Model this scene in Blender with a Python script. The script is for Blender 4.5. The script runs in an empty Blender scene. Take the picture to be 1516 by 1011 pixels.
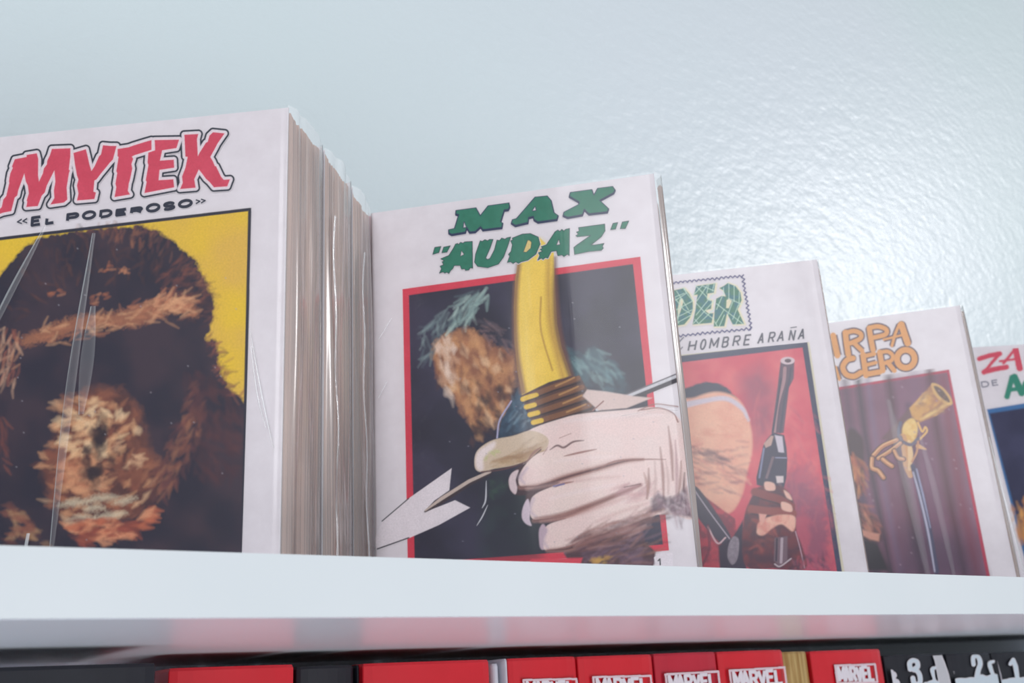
import bpy, math, random
import numpy as np
from mathutils import Vector, Matrix

scene = bpy.context.scene
C = scene.collection

# ------------------------------------------------------------------ camera
# metres; x runs along the shelf, y into the wall, z up; TOP is the upper face of the top board
F_PX, W_PX, H_PX = 1523.39, 1516, 1011
CX, CY = 758.0, 505.5
TOP = 1.80
EYE = np.array([0.0, 0.0, TOP - 0.04])
def _n(v): return v / np.linalg.norm(v)
_up = _n(np.array([505 - CX, -3923 - CY, F_PX]))
_sx = np.array([3008 - CX, 901 - CY, F_PX]); _sx = _n(_sx - _up * np.dot(_sx, _up) / np.dot(_up, _up))
_yw = np.cross(_up, _sx)
ROT = np.array([_sx, _yw, _up])                      # camera (x right, y down, z forward) -> world
cam_data = bpy.data.cameras.new('camera')
cam_data.sensor_width = 36.0
cam_data.lens = F_PX / W_PX * 36.0
cam_data.clip_start = 0.01
cam = bpy.data.objects.new('camera', cam_data)
cols = [ROT @ np.array([1, 0, 0]), ROT @ np.array([0, -1, 0]), ROT @ np.array([0, 0, -1])]
cam.matrix_world = Matrix(((cols[0][0], cols[1][0], cols[2][0], EYE[0]),
                           (cols[0][1], cols[1][1], cols[2][1], EYE[1]),
                           (cols[0][2], cols[1][2], cols[2][2], EYE[2]),
                           (0, 0, 0, 1)))
C.objects.link(cam)
scene.camera = cam
cam_data.dof.use_dof = True
cam_data.dof.focus_distance = 0.41
cam_data.dof.aperture_fstop = 20

# ------------------------------------------------------------------ world, lamps, exposure
world = bpy.data.worlds.new('room_light')
scene.world = world
world.use_nodes = True
bg = world.node_tree.nodes['Background']
bg.inputs[0].default_value = (0.80, 0.86, 0.90, 1)
bg.inputs[1].default_value = 0.47
def area(name, loc, target, size, power, color, size_y=None):
    l = bpy.data.lights.new(name, 'AREA'); l.energy = power; l.color = color; l.size = size
    if size_y: l.shape = 'RECTANGLE'; l.size_y = size_y
    o = bpy.data.objects.new(name, l); C.objects.link(o); o.location = loc
    o.rotation_euler = (Vector(target) - Vector(loc)).to_track_quat('-Z', 'Y').to_euler()
    return o
area('ceiling_lamp', (3.02, -1.36, 3.08), (0.70, 0.55, 2.05), 0.45, 27, (1.0, 0.98, 0.98))
area('left_cover_fill', (-1.3, -1.5, 2.7), (0.2, 0.3, 1.9), 1.0, 30, (0.97, 0.97, 1.0))  # unseen fill added on the left to brighten the covers
area('low_front_fill', (0.6, -1.7, 0.55), (0.45, 0.4, 1.75), 1.5, 25, (0.95, 0.97, 1.0), 1.1)  # unseen fill added low in front, lifts the board underside and lower spines
vs = scene.view_settings
vs.view_transform = 'Standard'; vs.look = 'None'; vs.exposure = 0.0; vs.gamma = 1.0
vs.use_curve_mapping = False

# ------------------------------------------------------------------ helpers
def lin(c):
    c = np.asarray(c, float) / 255.0
    return np.where(c <= 0.04045, c / 12.92, ((c + 0.055) / 1.055) ** 2.4)
def tag(o, label=None, cat=None, group=None, kind=None):
    if label: o['label'] = label
    if cat: o['category'] = cat
    if group: o['group'] = group
    if kind: o['kind'] = kind
    return o
def empty(name, loc, rz=0):
    o = bpy.data.objects.new(name, None); C.objects.link(o)
    o.location = loc; o.rotation_euler = (0, 0, rz); o.empty_display_size = 0.01
    return o
def mesh_obj(name, verts, faces, mat, parent=None, smooth=False, loc=None):
    me = bpy.data.meshes.new(name)
    me.from_pydata([tuple(map(float, v)) for v in verts], [], faces)
    me.update()
    if smooth: me.polygons.foreach_set('use_smooth', [True] * len(me.polygons))
    if mat: me.materials.append(mat)
    o = bpy.data.objects.new(name, me); C.objects.link(o)
    if parent: o.parent = parent
    if loc is not None: o.location = loc
    return o
def nodes_of(name):
    m = bpy.data.materials.new(name); m.use_nodes = True
    nt = m.node_tree
    return m, nt, nt.nodes['Principled BSDF']
def noise(nt, scale, detail=4, vec=None, rough=0.55, mapping=None):
    t = nt.nodes.new('ShaderNodeTexNoise'); t.inputs['Scale'].default_value = scale
    t.inputs['Detail'].default_value = detail; t.inputs['Roughness'].default_value = rough
    tc = nt.nodes.new('ShaderNodeTexCoord'); src = tc.outputs['Object']
    if mapping:
        mp = nt.nodes.new('ShaderNodeMapping'); mp.inputs['Scale'].default_value = mapping
        nt.links.new(src, mp.inputs[0]); src = mp.outputs[0]
    nt.links.new(src, t.inputs['Vector'])
    return t
def ramp(nt, fac, stops):
    r = nt.nodes.new('ShaderNodeValToRGB')
    while len(r.color_ramp.elements) < len(stops): r.color_ramp.elements.new(0.5)
    for e, (p, c) in zip(r.color_ramp.elements, stops):
        e.position = p; e.color = (*lin(c), 1)
    nt.links.new(fac, r.inputs[0]); return r.outputs[0]
def bump(nt, b, h, strength, dist):
    n = nt.nodes.new('ShaderNodeBump'); n.inputs['Strength'].default_value = strength
    n.inputs['Distance'].default_value = dist
    nt.links.new(h, n.inputs['Height']); nt.links.new(n.outputs[0], b.inputs['Normal'])
    return n
def plain(name, c1, c2, rough=0.5, scale=60, coat=0.0, bump_d=0.0, mapping=None, spec=0.5):
    m, nt, b = nodes_of(name)
    t = noise(nt, scale, mapping=mapping)
    nt.links.new(ramp(nt, t.outputs['Fac'], [(0.3, c1), (0.7, c2)]), b.inputs['Base Color'])
    b.inputs['Roughness'].default_value = rough
    b.inputs['Specular IOR Level'].default_value = spec
    b.inputs['Coat Weight'].default_value = coat; b.inputs['Coat Roughness'].default_value = 0.15
    if bump_d: bump(nt, b, t.outputs['Fac'], 0.6, bump_d)
    return m

# ------------------------------------------------------------------ materials
def wall_material():
    m, nt, b = nodes_of('painted_plaster')
    b.inputs['Roughness'].default_value = 0.35
    b.inputs['Specular IOR Level'].default_value = 0.55
    big = noise(nt, 1.3, 2)
    nt.links.new(ramp(nt, big.outputs['Fac'], [(0.3, (200, 213, 216)), (0.7, (206, 213, 220))]), b.inputs['Base Color'])
    n1 = noise(nt, 150, 3, rough=0.5, mapping=(0.75, 1, 1.1)); n2 = noise(nt, 48, 2, mapping=(0.8, 1, 1.2))
    mx = nt.nodes.new('ShaderNodeMath'); mx.operation = 'MULTIPLY_ADD'
    mx.inputs[1].default_value = 0.9
    nt.links.new(n2.outputs['Fac'], mx.inputs[0]); nt.links.new(n1.outputs['Fac'], mx.inputs[2])
    bump(nt, b, mx.outputs[0], 0.36, 0.0021)
    return m
M_WALL = wall_material()
M_BOARD = plain('white_lacquer', (228, 234, 242), (233, 238, 246), rough=0.28, scale=8, spec=0.3)
M_EDGE = plain('white_edge_band', (201, 207, 211), (206, 211, 215), rough=0.35, scale=10)
M_FLOOR = plain('floor_tile_grey', (206, 206, 208), (216, 216, 218), rough=0.5, scale=12)
PAPER1, PAPER2 = (216, 208, 213), (226, 219, 224)
def paper_color(nt, warm=False):
    t = noise(nt, 90, 6, rough=0.7)
    a, c = ((214, 203, 200), (226, 215, 212)) if warm else (PAPER1, PAPER2)
    return ramp(nt, t.outputs['Fac'], [(0.3, a), (0.7, c)])
def paper_material():
    m, nt, b = nodes_of('cover_card')
    nt.links.new(paper_color(nt), b.inputs['Base Color']); b.inputs['Roughness'].default_value = 0.45
    return m
def print_material():
    m, nt, b = nodes_of('printed_card')
    at = nt.nodes.new('ShaderNodeAttribute'); at.attribute_name = 'ink'
    mx = nt.nodes.new('ShaderNodeMix'); mx.data_type = 'RGBA'
    g = noise(nt, 1400, 3); 
    mu = nt.nodes.new('ShaderNodeMix'); mu.data_type = 'RGBA'; mu.blend_type = 'MULTIPLY'; mu.inputs[0].default_value = 1
    nt.links.new(at.outputs['Color'], mu.inputs[6])
    nt.links.new(ramp(nt, g.outputs['Fac'], [(0.3, (240, 240, 240)), (0.7, (255, 255, 255))]), mu.inputs[7])
    nt.links.new(at.outputs['Alpha'], mx.inputs[0])
    nt.links.new(paper_color(nt), mx.inputs[6]); nt.links.new(mu.outputs[2], mx.inputs[7])
    nt.links.new(mx.outputs[2], b.inputs['Base Color']); b.inputs['Roughness'].default_value = 0.45; b.inputs['Specular IOR Level'].default_value = 0.25
    return m
def pages_material():
    m, nt, b = nodes_of('aged_page_edges')
    fine = noise(nt, 60, 5, rough=0.7, mapping=(40, 40, 0.6)); broad = noise(nt, 30, 3, mapping=(3, 3, 0.4))
    c1 = ramp(nt, fine.outputs['Fac'], [(0.25, (196, 160, 142)), (0.75, (238, 208, 192))])
    c2 = ramp(nt, broad.outputs['Fac'], [(0.3, (222, 198, 184)), (0.7, (255, 244, 238))])
    mu = nt.nodes.new('ShaderNodeMix'); mu.data_type = 'RGBA'; mu.blend_type = 'MULTIPLY'; mu.inputs[0].default_value = 1
    nt.links.new(c1, mu.inputs[6]); nt.links.new(c2, mu.inputs[7]); nt.links.new(mu.outputs[2], b.inputs['Base Color'])
    b.inputs['Roughness'].default_value = 0.8
    bump(nt, b, fine.outputs['Fac'], 0.7, 0.0006)
    return m
def sleeve_material(name, gloss, haze, rough):
    # clear plastic film: mostly see-through, a mirror-like skin and a little milkiness
    m = bpy.data.materials.new(name); m.use_nodes = True; nt = m.node_tree
    nt.nodes.remove(nt.nodes['Principled BSDF']); out = nt.nodes['Material Output']
    tr = nt.nodes.new('ShaderNodeBsdfTransparent'); gl = nt.nodes.new('ShaderNodeBsdfGlossy'); df = nt.nodes.new('ShaderNodeBsdfDiffuse')
    gl.inputs['Roughness'].default_value = rough; df.inputs['Color'].default_value = (0.9, 0.92, 0.95, 1)
    lw = nt.nodes.new('ShaderNodeFresnel'); lw.inputs['IOR'].default_value = 1.45
    mm = nt.nodes.new('ShaderNodeMath'); mm.operation = 'MULTIPLY'; mm.inputs[1].default_value = gloss
    nt.links.new(lw.outputs[0], mm.inputs[0])
    n = noise(nt, 40, 3, mapping=(5, 5, 0.5)); bp = nt.nodes.new('ShaderNodeBump'); bp.inputs['Strength'].default_value = 0.1; bp.inputs['Distance'].default_value = 0.0006
    nt.links.new(n.outputs['Fac'], bp.inputs['Height']); nt.links.new(bp.outputs[0], gl.inputs['Normal']); nt.links.new(bp.outputs[0], lw.inputs['Normal'])
    m1 = nt.nodes.new('ShaderNodeMixShader'); m1.inputs[0].default_value = haze
    nt.links.new(tr.outputs[0], m1.inputs[1]); nt.links.new(df.outputs[0], m1.inputs[2])
    m2 = nt.nodes.new('ShaderNodeMixShader'); nt.links.new(mm.outputs[0], m2.inputs[0])
    nt.links.new(m1.outputs[0], m2.inputs[1]); nt.links.new(gl.outputs[0], m2.inputs[2])
    nt.links.new(m2.outputs[0], out.inputs[0])
    return m
M_PAPER = paper_material(); M_PRINT = print_material(); M_PAGES = pages_material()
M_FILM = sleeve_material('clear_film', 0.5, 0.008, 0.15)
M_FLAP = sleeve_material('milky_film', 1.0, 0.24, 0.16)
M_SEAM = plain('white_seam', (225, 225, 230), (240, 240, 245), rough=0.3)
M_REDCARD = plain('red_card', (176, 40, 50), (190, 52, 60), rough=0.5)
M_RED = plain('red_gloss_cover', (212, 24, 40), (220, 30, 46), rough=0.35, scale=30, coat=0.2)
M_RED2 = plain('crimson_gloss_cover', (190, 26, 50), (200, 34, 58), rough=0.35, scale=30, coat=0.2)
M_BLACK = plain('black_cover', (20, 20, 30), (28, 28, 38), rough=0.45, scale=40)
M_LINER = plain('black_film', (6, 6, 12), (12, 11, 20), rough=0.35, scale=20)
M_WHITEBOOK = plain('pale_cover', (205, 208, 218), (220, 222, 230), rough=0.4)
M_GOLD = plain('gold_foil_cover', (150, 110, 50), (205, 180, 120), rough=0.3, scale=40, mapping=(8, 8, 0.6))
M_CREAM = plain('cream_pages', (205, 198, 190), (222, 216, 210), rough=0.8, scale=60, mapping=(30, 1, 1))

# ------------------------------------------------------------------ the setting
def box_geo(x0, x1, y0, y1, z0, z1, bev=0.0):
    if not bev:
        v = [(x, y, z) for z in (z0, z1) for y in (y0, y1) for x in (x0, x1)]
        return v, [(0, 2, 3, 1), (4, 5, 7, 6), (0, 1, 5, 4), (2, 6, 7, 3), (0, 4, 6, 2), (1, 3, 7, 5)]
    import bmesh
    bm = bmesh.new(); bmesh.ops.create_cube(bm, size=1)
    for v in bm.verts:
        v.co = Vector(((x0 + x1) / 2 + v.co.x * (x1 - x0), (y0 + y1) / 2 + v.co.y * (y1 - y0), (z0 + z1) / 2 + v.co.z * (z1 - z0)))
    bmesh.ops.bevel(bm, geom=list(bm.edges), offset=bev, segments=2, affect='EDGES', profile=0.6)
    bm.verts.index_update()
    vs_ = [tuple(v.co) for v in bm.verts]; fs = [tuple(v.index for v in f.verts) for f in bm.faces]; bm.free()
    return vs_, fs
def box(name, x0, x1, y0, y1, z0, z1, mat, parent=None, bev=0.0):
    v, f = box_geo(x0, x1, y0, y1, z0, z1, bev)
    return mesh_obj(name, v, f, mat, parent)
tag(box('wall_back', -1.2, 2.8, 0.55, 0.65, 0, 3.2, M_WALL), 'pale textured plaster wall behind the shelf', kind='structure')
tag(box('floor', -1.2, 2.8, -1.6, 0.55, -0.05, 0, M_FLOOR), 'plain floor below the bookcase', kind='structure')

T = 0.0171
DF = 0.2682                                            # distance of the shelf front edge
case = empty('bookcase', (0.45, DF, 0))
tag(case, 'white lacquered bookcase carrying the comics on its top board', 'bookcase')
def case_box(name, x0, x1, y0, y1, z0, z1, mat, bev=0.0):
    o = box(name, x0 - 0.45, x1 - 0.45, y0 - DF, y1 - DF, z0, z1, mat, case, bev); return o
case_box('top_board', -0.55, 1.45, DF + 0.0003, 0.549, TOP - T, TOP, M_BOARD, 0.0007)
case_box('edge_band', -0.55, 1.45, DF - 0.0004, DF + 0.0003, TOP - T + 0.0002, TOP - 0.0002, M_EDGE)
LOW = TOP - 0.04 + 0.0168 - 0.262
case_box('shelf_board', -0.532, 1.432, DF + 0.004, 0.54, LOW - T, LOW, M_BOARD)
case_box('side_panel', -0.55, -0.532, DF, 0.549, 0, TOP - T, M_BOARD)
case_box('side_panel', 1.432, 1.45, DF, 0.549, 0, TOP - T, M_BOARD)
case_box('back_panel', -0.532, 1.432, 0.541, 0.549, 0.05, TOP - T, M_BOARD)
case_box('plinth', -0.532, 1.432, DF + 0.02, 0.54, 0, 0.06, M_BOARD)

# ------------------------------------------------------------------ flat print: a small painter
# every cover is a real card at its own place; its flat print is worked out on a fine grid of points of
# that card. Print shapes were measured from the photograph; `cover_px` carries card points to those units.
def cover_px(P):
    q = (P - EYE) @ ROT
    return CX + F_PX * q[:, 0] / q[:, 2], CY + F_PX * q[:, 1] / q[:, 2]
rng = np.random.default_rng(7)
_tab = rng.random((256, 256))
def vnoise(x, y):
    xi = np.floor(x).astype(int); yi = np.floor(y).astype(int); fx = x - xi; fy = y - yi
    fx = fx * fx * (3 - 2 * fx); fy = fy * fy * (3 - 2 * fy)
    a = _tab[xi & 255, yi & 255]; b = _tab[(xi + 1) & 255, yi & 255]; c = _tab[xi & 255, (yi + 1) & 255]; d = _tab[(xi + 1) & 255, (yi + 1) & 255]
    return (a * (1 - fx) + b * fx) * (1 - fy) + (c * (1 - fx) + d * fx) * fy
def fbm(x, y, o=4):
    s = 0; a = 0.5; t = 0
    for _ in range(o):
        s = s + a * vnoise(x, y); t += a; x = x * 2.03 + 7.1; y = y * 2.03 + 3.7; a *= 0.5
    return s / t
def smooth_line(pts, sub=8):
    p = np.asarray(pts, float)
    if len(p) < 3: return p
    q = np.vstack([2 * p[0] - p[1], p, 2 * p[-1] - p[-2]]); out = []
    for i in range(1, len(q) - 2):
        for t in np.linspace(0, 1, sub, endpoint=False):
            out.append(0.5 * (2 * q[i] + (q[i + 1] - q[i - 1]) * t + (2 * q[i - 1] - 5 * q[i] + 4 * q[i + 1] - q[i + 2]) * t * t + (3 * q[i] - q[i - 1] - 3 * q[i + 1] + q[i + 2]) * t ** 3))
    out.append(p[-1]); return np.array(out)
def closed_smooth(pts, sub=5):
    p = np.asarray(pts, float); n = len(p); out = []
    for i in range(n):
        a, b, c, d = p[i - 1], p[i], p[(i + 1) % n], p[(i + 2) % n]
        for t in np.linspace(0, 1, sub, endpoint=False):
            out.append(0.5 * (2 * b + (c - a) * t + (2 * a - 5 * b + 4 * c - d) * t * t + (3 * b - a - 3 * c + d) * t ** 3))
    return np.array(out)
def Z(ox, oy, s, pts): return [(ox + x / s, oy + y / s) for x, y in pts]

class Print:
    """Ink on a card: local grid u (0..w), v (0..h) in metres, ink colour and coverage per point."""
    def __init__(self, root_mat, u0, u1, v0, v1, step):
        self.nu = max(2, int((u1 - u0) / step) + 1); self.nv = max(2, int((v1 - v0) / step) + 1)
        U, V = np.meshgrid(np.linspace(u0, u1, self.nu), np.linspace(v0, v1, self.nv))
        self.U = U.ravel(); self.V = V.ravel()
        P = np.stack([self.U, np.zeros_like(self.U), self.V], 1)
        Wd = P @ np.array(root_mat.to_3x3()).T + np.array(root_mat.translation)
        self.x, self.y = cover_px(Wd)
        self.c = np.ones((len(P), 3)); self.a = np.zeros(len(P)); self.wk = 0.8
    def blend(self, idx, color, al):
        al = np.clip(al, 0, 1); col = np.asarray(color, float)
        if col.ndim == 1: col = np.broadcast_to(col, (len(idx), 3))
        a0 = self.a[idx]; an = al + a0 * (1 - al)
        k = np.where(an > 1e-6, al / np.maximum(an, 1e-6), 0)[:, None]
        self.c[idx] = col * k + self.c[idx] * (1 - k); self.a[idx] = an
    def near(self, pts, m):
        p = np.asarray(pts); x0, y0 = p.min(0) - m; x1, y1 = p.max(0) + m
        return np.nonzero((self.x > x0) & (self.x < x1) & (self.y > y0) & (self.y < y1))[0]
    def sdf(self, idx, poly):
        x = self.x[idx]; y = self.y[idx]; d = np.full(len(idx), 1e9); ins = np.zeros(len(idx), bool)
        p = np.asarray(poly, float); n = len(p)
        for i in range(n):
            ax, ay = p[i]; bx, by = p[(i + 1) % n]; ex, ey = bx - ax, by - ay; L = ex * ex + ey * ey + 1e-9
            t = np.clip(((x - ax) * ex + (y - ay) * ey) / L, 0, 1)
            d = np.minimum(d, np.hypot(x - ax - t * ex, y - ay - t * ey))
            if ay != by:
                ins ^= ((ay > y) != (by > y)) & (x < (bx - ax) * (y - ay) / (by - ay) + ax)
        return np.where(ins, -d, d)
    def fill(self, poly, color, soft=0.7, grow=0.0, alpha=1.0, rag=0.0, rs=6.0, holes=(), smooth=False, tex=0.0, color2=None, ts=14.0):
        if smooth: poly = closed_smooth(poly)
        idx = self.near(poly, soft + abs(grow) + rag + 2)
        if not len(idx): return
        d = self.sdf(idx, poly) - grow
        for h in holes: d = np.maximum(d, -(self.sdf(idx, h) + grow))
        x, y = self.x[idx], self.y[idx]
        if rag: d = d + rag * 2 * (fbm(x / rs, y / rs) - 0.5)
        al = np.clip(0.5 - d / (2 * soft), 0, 1) * alpha
        k = al > 0.003
        col = np.asarray(color, float)
        if color2 is not None:
            f = np.clip((fbm(x[k] / ts, y[k] / ts, 4) - 0.5) * 3.2 + 0.5, 0, 1)[:, None]; col = col * (1 - f) + np.asarray(color2, float) * f
        elif tex:
            f = (fbm(x[k] / ts, y[k] / ts, 4) - 0.5)[:, None] * tex; col = np.clip(col + f, 0, 255)
        self.blend(idx[k], lin(col), al[k])
    def stroke(self, pts, w, color, soft=0.7, alpha=1.0, smooth=True, butt=False, rag=0.0, taper=None):
        p = smooth_line(pts) if smooth and len(pts) > 2 else np.asarray(pts, float)
        n = len(p); s = np.linspace(0, 1, n)
        if np.ndim(w): wr = np.interp(s, np.linspace(0, 1, len(w)), w) / 2
        else: wr = np.full(n, w / 2.0)
        if taper: wr = wr * np.sin(np.clip(s, 0.02, 0.98) * math.pi) ** taper
        idx = self.near(p, wr.max() + soft + rag + 1)
        if not len(idx): return
        x = self.x[idx]; y = self.y[idx]; d = np.full(len(idx), 1e9)
        for i in range(n - 1):
            ax, ay = p[i]; bx, by = p[i + 1]; ex, ey = bx - ax, by - ay; L = ex * ex + ey * ey + 1e-9
            tt = ((x - ax) * ex + (y - ay) * ey) / L; t = np.clip(tt, 0, 1)
            dd = np.hypot(x - ax - t * ex, y - ay - t * ey) - (wr[i] * (1 - t) + wr[i + 1] * t)
            if butt:
                l = math.sqrt(L)
                if i == 0: dd = np.maximum(dd, -tt * l)
                if i == n - 2: dd = np.maximum(dd, (tt - 1) * l)
            d = np.minimum(d, dd)
        if rag: d = d + rag * 2 * (fbm(x / 3, y / 3) - 0.5)
        al = np.clip(0.5 - d / (2 * soft), 0, 1) * alpha; k = al > 0.003
        self.blend(idx[k], lin(color), al[k])
    def tufts(self, poly, n, ln, wd, colors, angle, spread=0.4, alpha=0.6, seed=1, soft=2.6, curl=0.2):
        """short brush marks scattered in poly; angle: number or function of (x, y)"""
        r = np.random.default_rng(seed); p = np.asarray(poly, float); x0, y0 = p.min(0); x1, y1 = p.max(0); k = 0; it = 0
        while k < n and it < n * 20:
            it += 1; x, y = r.uniform(x0, x1), r.uniform(y0, y1); ins = False
            for i in range(len(p)):
                ax, ay = p[i]; bx, by = p[i - 1]
                if (ay > y) != (by > y) and x < (bx - ax) * (y - ay) / (by - ay) + ax: ins = not ins
            if not ins: continue
            k += 1
            a = (angle(x, y) if callable(angle) else angle) + r.normal() * spread; L = r.uniform(*ln); b = a + r.normal() * curl
            self.stroke([(x, y), (x + math.cos(a) * L / 2, y + math.sin(a) * L / 2), (x + math.cos(a) * L / 2 + math.cos(b) * L / 2, y + math.sin(a) * L / 2 + math.sin(b) * L / 2)],
                        r.uniform(*wd) * self.wk, colors[r.integers(len(colors))], alpha=alpha * r.uniform(0.5, 1), taper=0.7, soft=soft, smooth=False)
    def build(self, name, parent, y=-0.00012, label=None):
        keep = self.a > 0.01
        nu, nv = self.nu, self.nv
        i = (np.arange(nv - 1)[:, None] * nu + np.arange(nu - 1)[None, :]).ravel()
        quads = np.stack([i, i + 1, i + nu + 1, i + nu], 1)
        quads = quads[keep[quads].any(1)]
        used, inv = np.unique(quads, return_inverse=True); quads = inv.reshape(-1, 4)
        me = bpy.data.meshes.new(name); me.vertices.add(len(used))
        co = np.stack([self.U[used], np.full(len(used), y), self.V[used]], 1).astype(np.float32)
        me.vertices.foreach_set('co', co.ravel())
        me.loops.add(quads.size); me.loops.foreach_set('vertex_index', quads.ravel().astype(np.int32))
        me.polygons.add(len(quads)); me.polygons.foreach_set('loop_start', np.arange(0, quads.size, 4, dtype=np.int32))
        try: me.polygons.foreach_set('loop_total', np.full(len(quads), 4, dtype=np.int32))
        except Exception: pass
        me.update(calc_edges=True)
        at = me.color_attributes.new('ink', 'FLOAT_COLOR', 'POINT')
        at.data.foreach_set('color', np.column_stack([self.c[used], self.a[used]]).astype(np.float32).ravel())
        me.materials.append(M_PRINT)
        o = bpy.data.objects.new(name, me); C.objects.link(o); o.parent = parent
        if label: o['label'] = label
        return o

# stroke alphabet (unit box, y up)
def arc(cx, cy, rx, ry, a0, a1, n=12): return [(cx + rx * math.cos(math.radians(a)), cy + ry * math.sin(math.radians(a))) for a in np.linspace(a0, a1, n)]
GLY = {
 'E': [[(0.98, 1), (0, 1), (0, 0), (1, 0)], [(0, .52), (.85, .52)]],
 'L': [[(0, 1), (0, 0), (.95, 0)]],
 'P': [[(0, 0), (0, 1), (.65, 1)] + arc(.65, .72, .33, .28, 85, -85) + [(.6, .44), (0, .44)]],
 'O': [arc(.5, .5, .5, .5, 90, 450, 26)],
 'D': [[(0, 0), (0, 1), (.5, 1)] + arc(.5, .5, .5, .5, 85, -85) + [(.5, 0), (0, 0)]],
 'R': [[(0, 0), (0, 1), (.65, 1)] + arc(.65, .74, .33, .26, 85, -85) + [(.6, .48), (0, .48)], [(.5, .48), (1, 0)]],
 'S': [[(.95, .78)] + arc(.5, .74, .45, .26, 30, 270, 14) + arc(.5, .25, .5, .25, 90, -150, 14)],
 'H': [[(0, 0), (0, 1)], [(1, 0), (1, 1)], [(0, .5), (1, .5)]],
 'M': [[(0, 0), (0, 1), (.5, .25), (1, 1), (1, 0)]],
 'B': [[(0, 0), (0, 1), (.6, 1)] + arc(.6, .76, .3, .24, 85, -85) + [(.6, .52), (0, .52)], [(.6, .52)] + arc(.62, .26, .36, .26, 85, -85) + [(.6, 0), (0, 0)]],
 'A': [[(0, 0), (.5, 1), (1, 0)], [(.2, .35), (.8, .35)]],
 'N': [[(0, 0), (0, 1), (1, 0), (1, 1)]],
 'V': [[(0, 1), (.5, 0), (1, 1)]],
 '<': [[(.45, .9), (0, .5), (.45, .1)], [(1, .9), (.55, .5), (1, .1)]],
 '>': [[(0, .9), (.45, .5), (0, .1)], [(.55, .9), (1, .5), (.55, .1)]],
}
def glyph(pr, ch, o, ex, ey, w, color, soft=0.6, butt=True, alpha=1.0):
    """o: foot of the letter, ex: its width vector, ey: its height vector (all in print units)"""
    for pl in GLY[ch]:
        pts = [(o[0] + ex[0] * u + ey[0] * v, o[1] + ex[1] * u + ey[1] * v) for u, v in pl]
        pr.stroke(pts, w, color, soft=soft, smooth=False, butt=butt and ch != 'O', alpha=alpha)

# ------------------------------------------------------------------ comics
CW, CH, CT = 0.1315, 0.175, 0.031
def comic_root(corner, yaw_deg):
    """corner: front right foot of the book (x, y); the local frame has x along the cover, y into the book, z up, origin front left foot"""
    a = math.radians(yaw_deg); d = Vector((math.cos(a), math.sin(a)))
    o = empty('comic_book', (corner[0] - d.x * CW, corner[1] - d.y * CW, TOP), a)
    bpy.context.view_layer.update()
    return o
def closed_cover(parent, t, sh=0.0):
    """front card, spine and back card as one folded wrap with slightly soft edges"""
    th = 0.00045; prof = []
    r = 0.0016
    outer = [(CW, 0.0)] + [(r, 0.0)] + [(r - r * math.sin(q), r - r * math.cos(q)) for q in (0.4, 0.8, 1.2, 1.57)] + [(0, t - r)] + [(r - r * math.cos(q), t - r + r * math.sin(q)) for q in (0.4, 0.8, 1.2, 1.57)] + [(CW, t)]
    inner = []
    for (x, y) in outer:
        nx = min(max(x, th), CW); ny = min(max(y, th), t - th); inner.append((nx, ny))
    outer = [(x + sh * y * (x > CW * 0.9), y) for x, y in outer]; inner = [(x + sh * y * (x > CW * 0.9), y) for x, y in inner]
    n = len(outer); v = []; f = []
    for z in (0.0004, CH):
        v += [(x, y, z) for x, y in outer] + [(x, y, z) for x, y in inner]
    m = 2 * n
    for i in range(n - 1):
        f += [(i, i + 1, m + i + 1, m + i), (n + i + 1, n + i, m + n + i, m + n + i + 1), (i + 1, i, n + i, n + i + 1), (m + i, m + i + 1, m + n + i + 1, m + n + i)]
    f += [(0, n, m + n, m), (n - 1, m + n - 1, m + 2 * n - 1, 2 * n - 1)]
    return mesh_obj('cover', v, f, M_PAPER, parent)
def page_block(parent, t, seed, sh=0.0):
    """pages in uneven gatherings, their fore edge stepped and waved like the bundle in view"""
    r = random.Random(seed); n = 26; v = []; f = []; rows = 9
    ys = np.linspace(0.0006, t - 0.0006, n + 1); 
    for i in range(n):
        dx = -0.0007 + r.uniform(-0.0003, 0.0002) + 0.0004 * math.sin(i * 0.5 + seed) + sh * ys[i]; top = CH - 0.0012 - r.uniform(0, 0.0006)
        b = len(v); g = (ys[1] - ys[0]) * 0.02
        for k in range(rows):
            z = 0.0008 + (top - 0.0008) * k / (rows - 1); wv = 0.0005 * math.sin(k * 0.9 + seed + i * 0.15)
            v += [(0.001, ys[i] + g, z), (CW + dx + wv * 0.5, ys[i] + g, z), (CW + dx + wv * 0.5, ys[i + 1] - g, z), (0.001, ys[i + 1] - g, z)]
            if k:
                p = b + 4 * (k - 1); q = b + 4 * k
                f += [(p + j, p + (j + 1) % 4, q + (j + 1) % 4, q + j) for j in range(4)]
        f += [(b + 3, b + 2, b + 1, b), tuple(b + 4 * (rows - 1) + j for j in range(4))]
    return mesh_obj('page_block', v, f, M_PAGES, parent)
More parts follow.
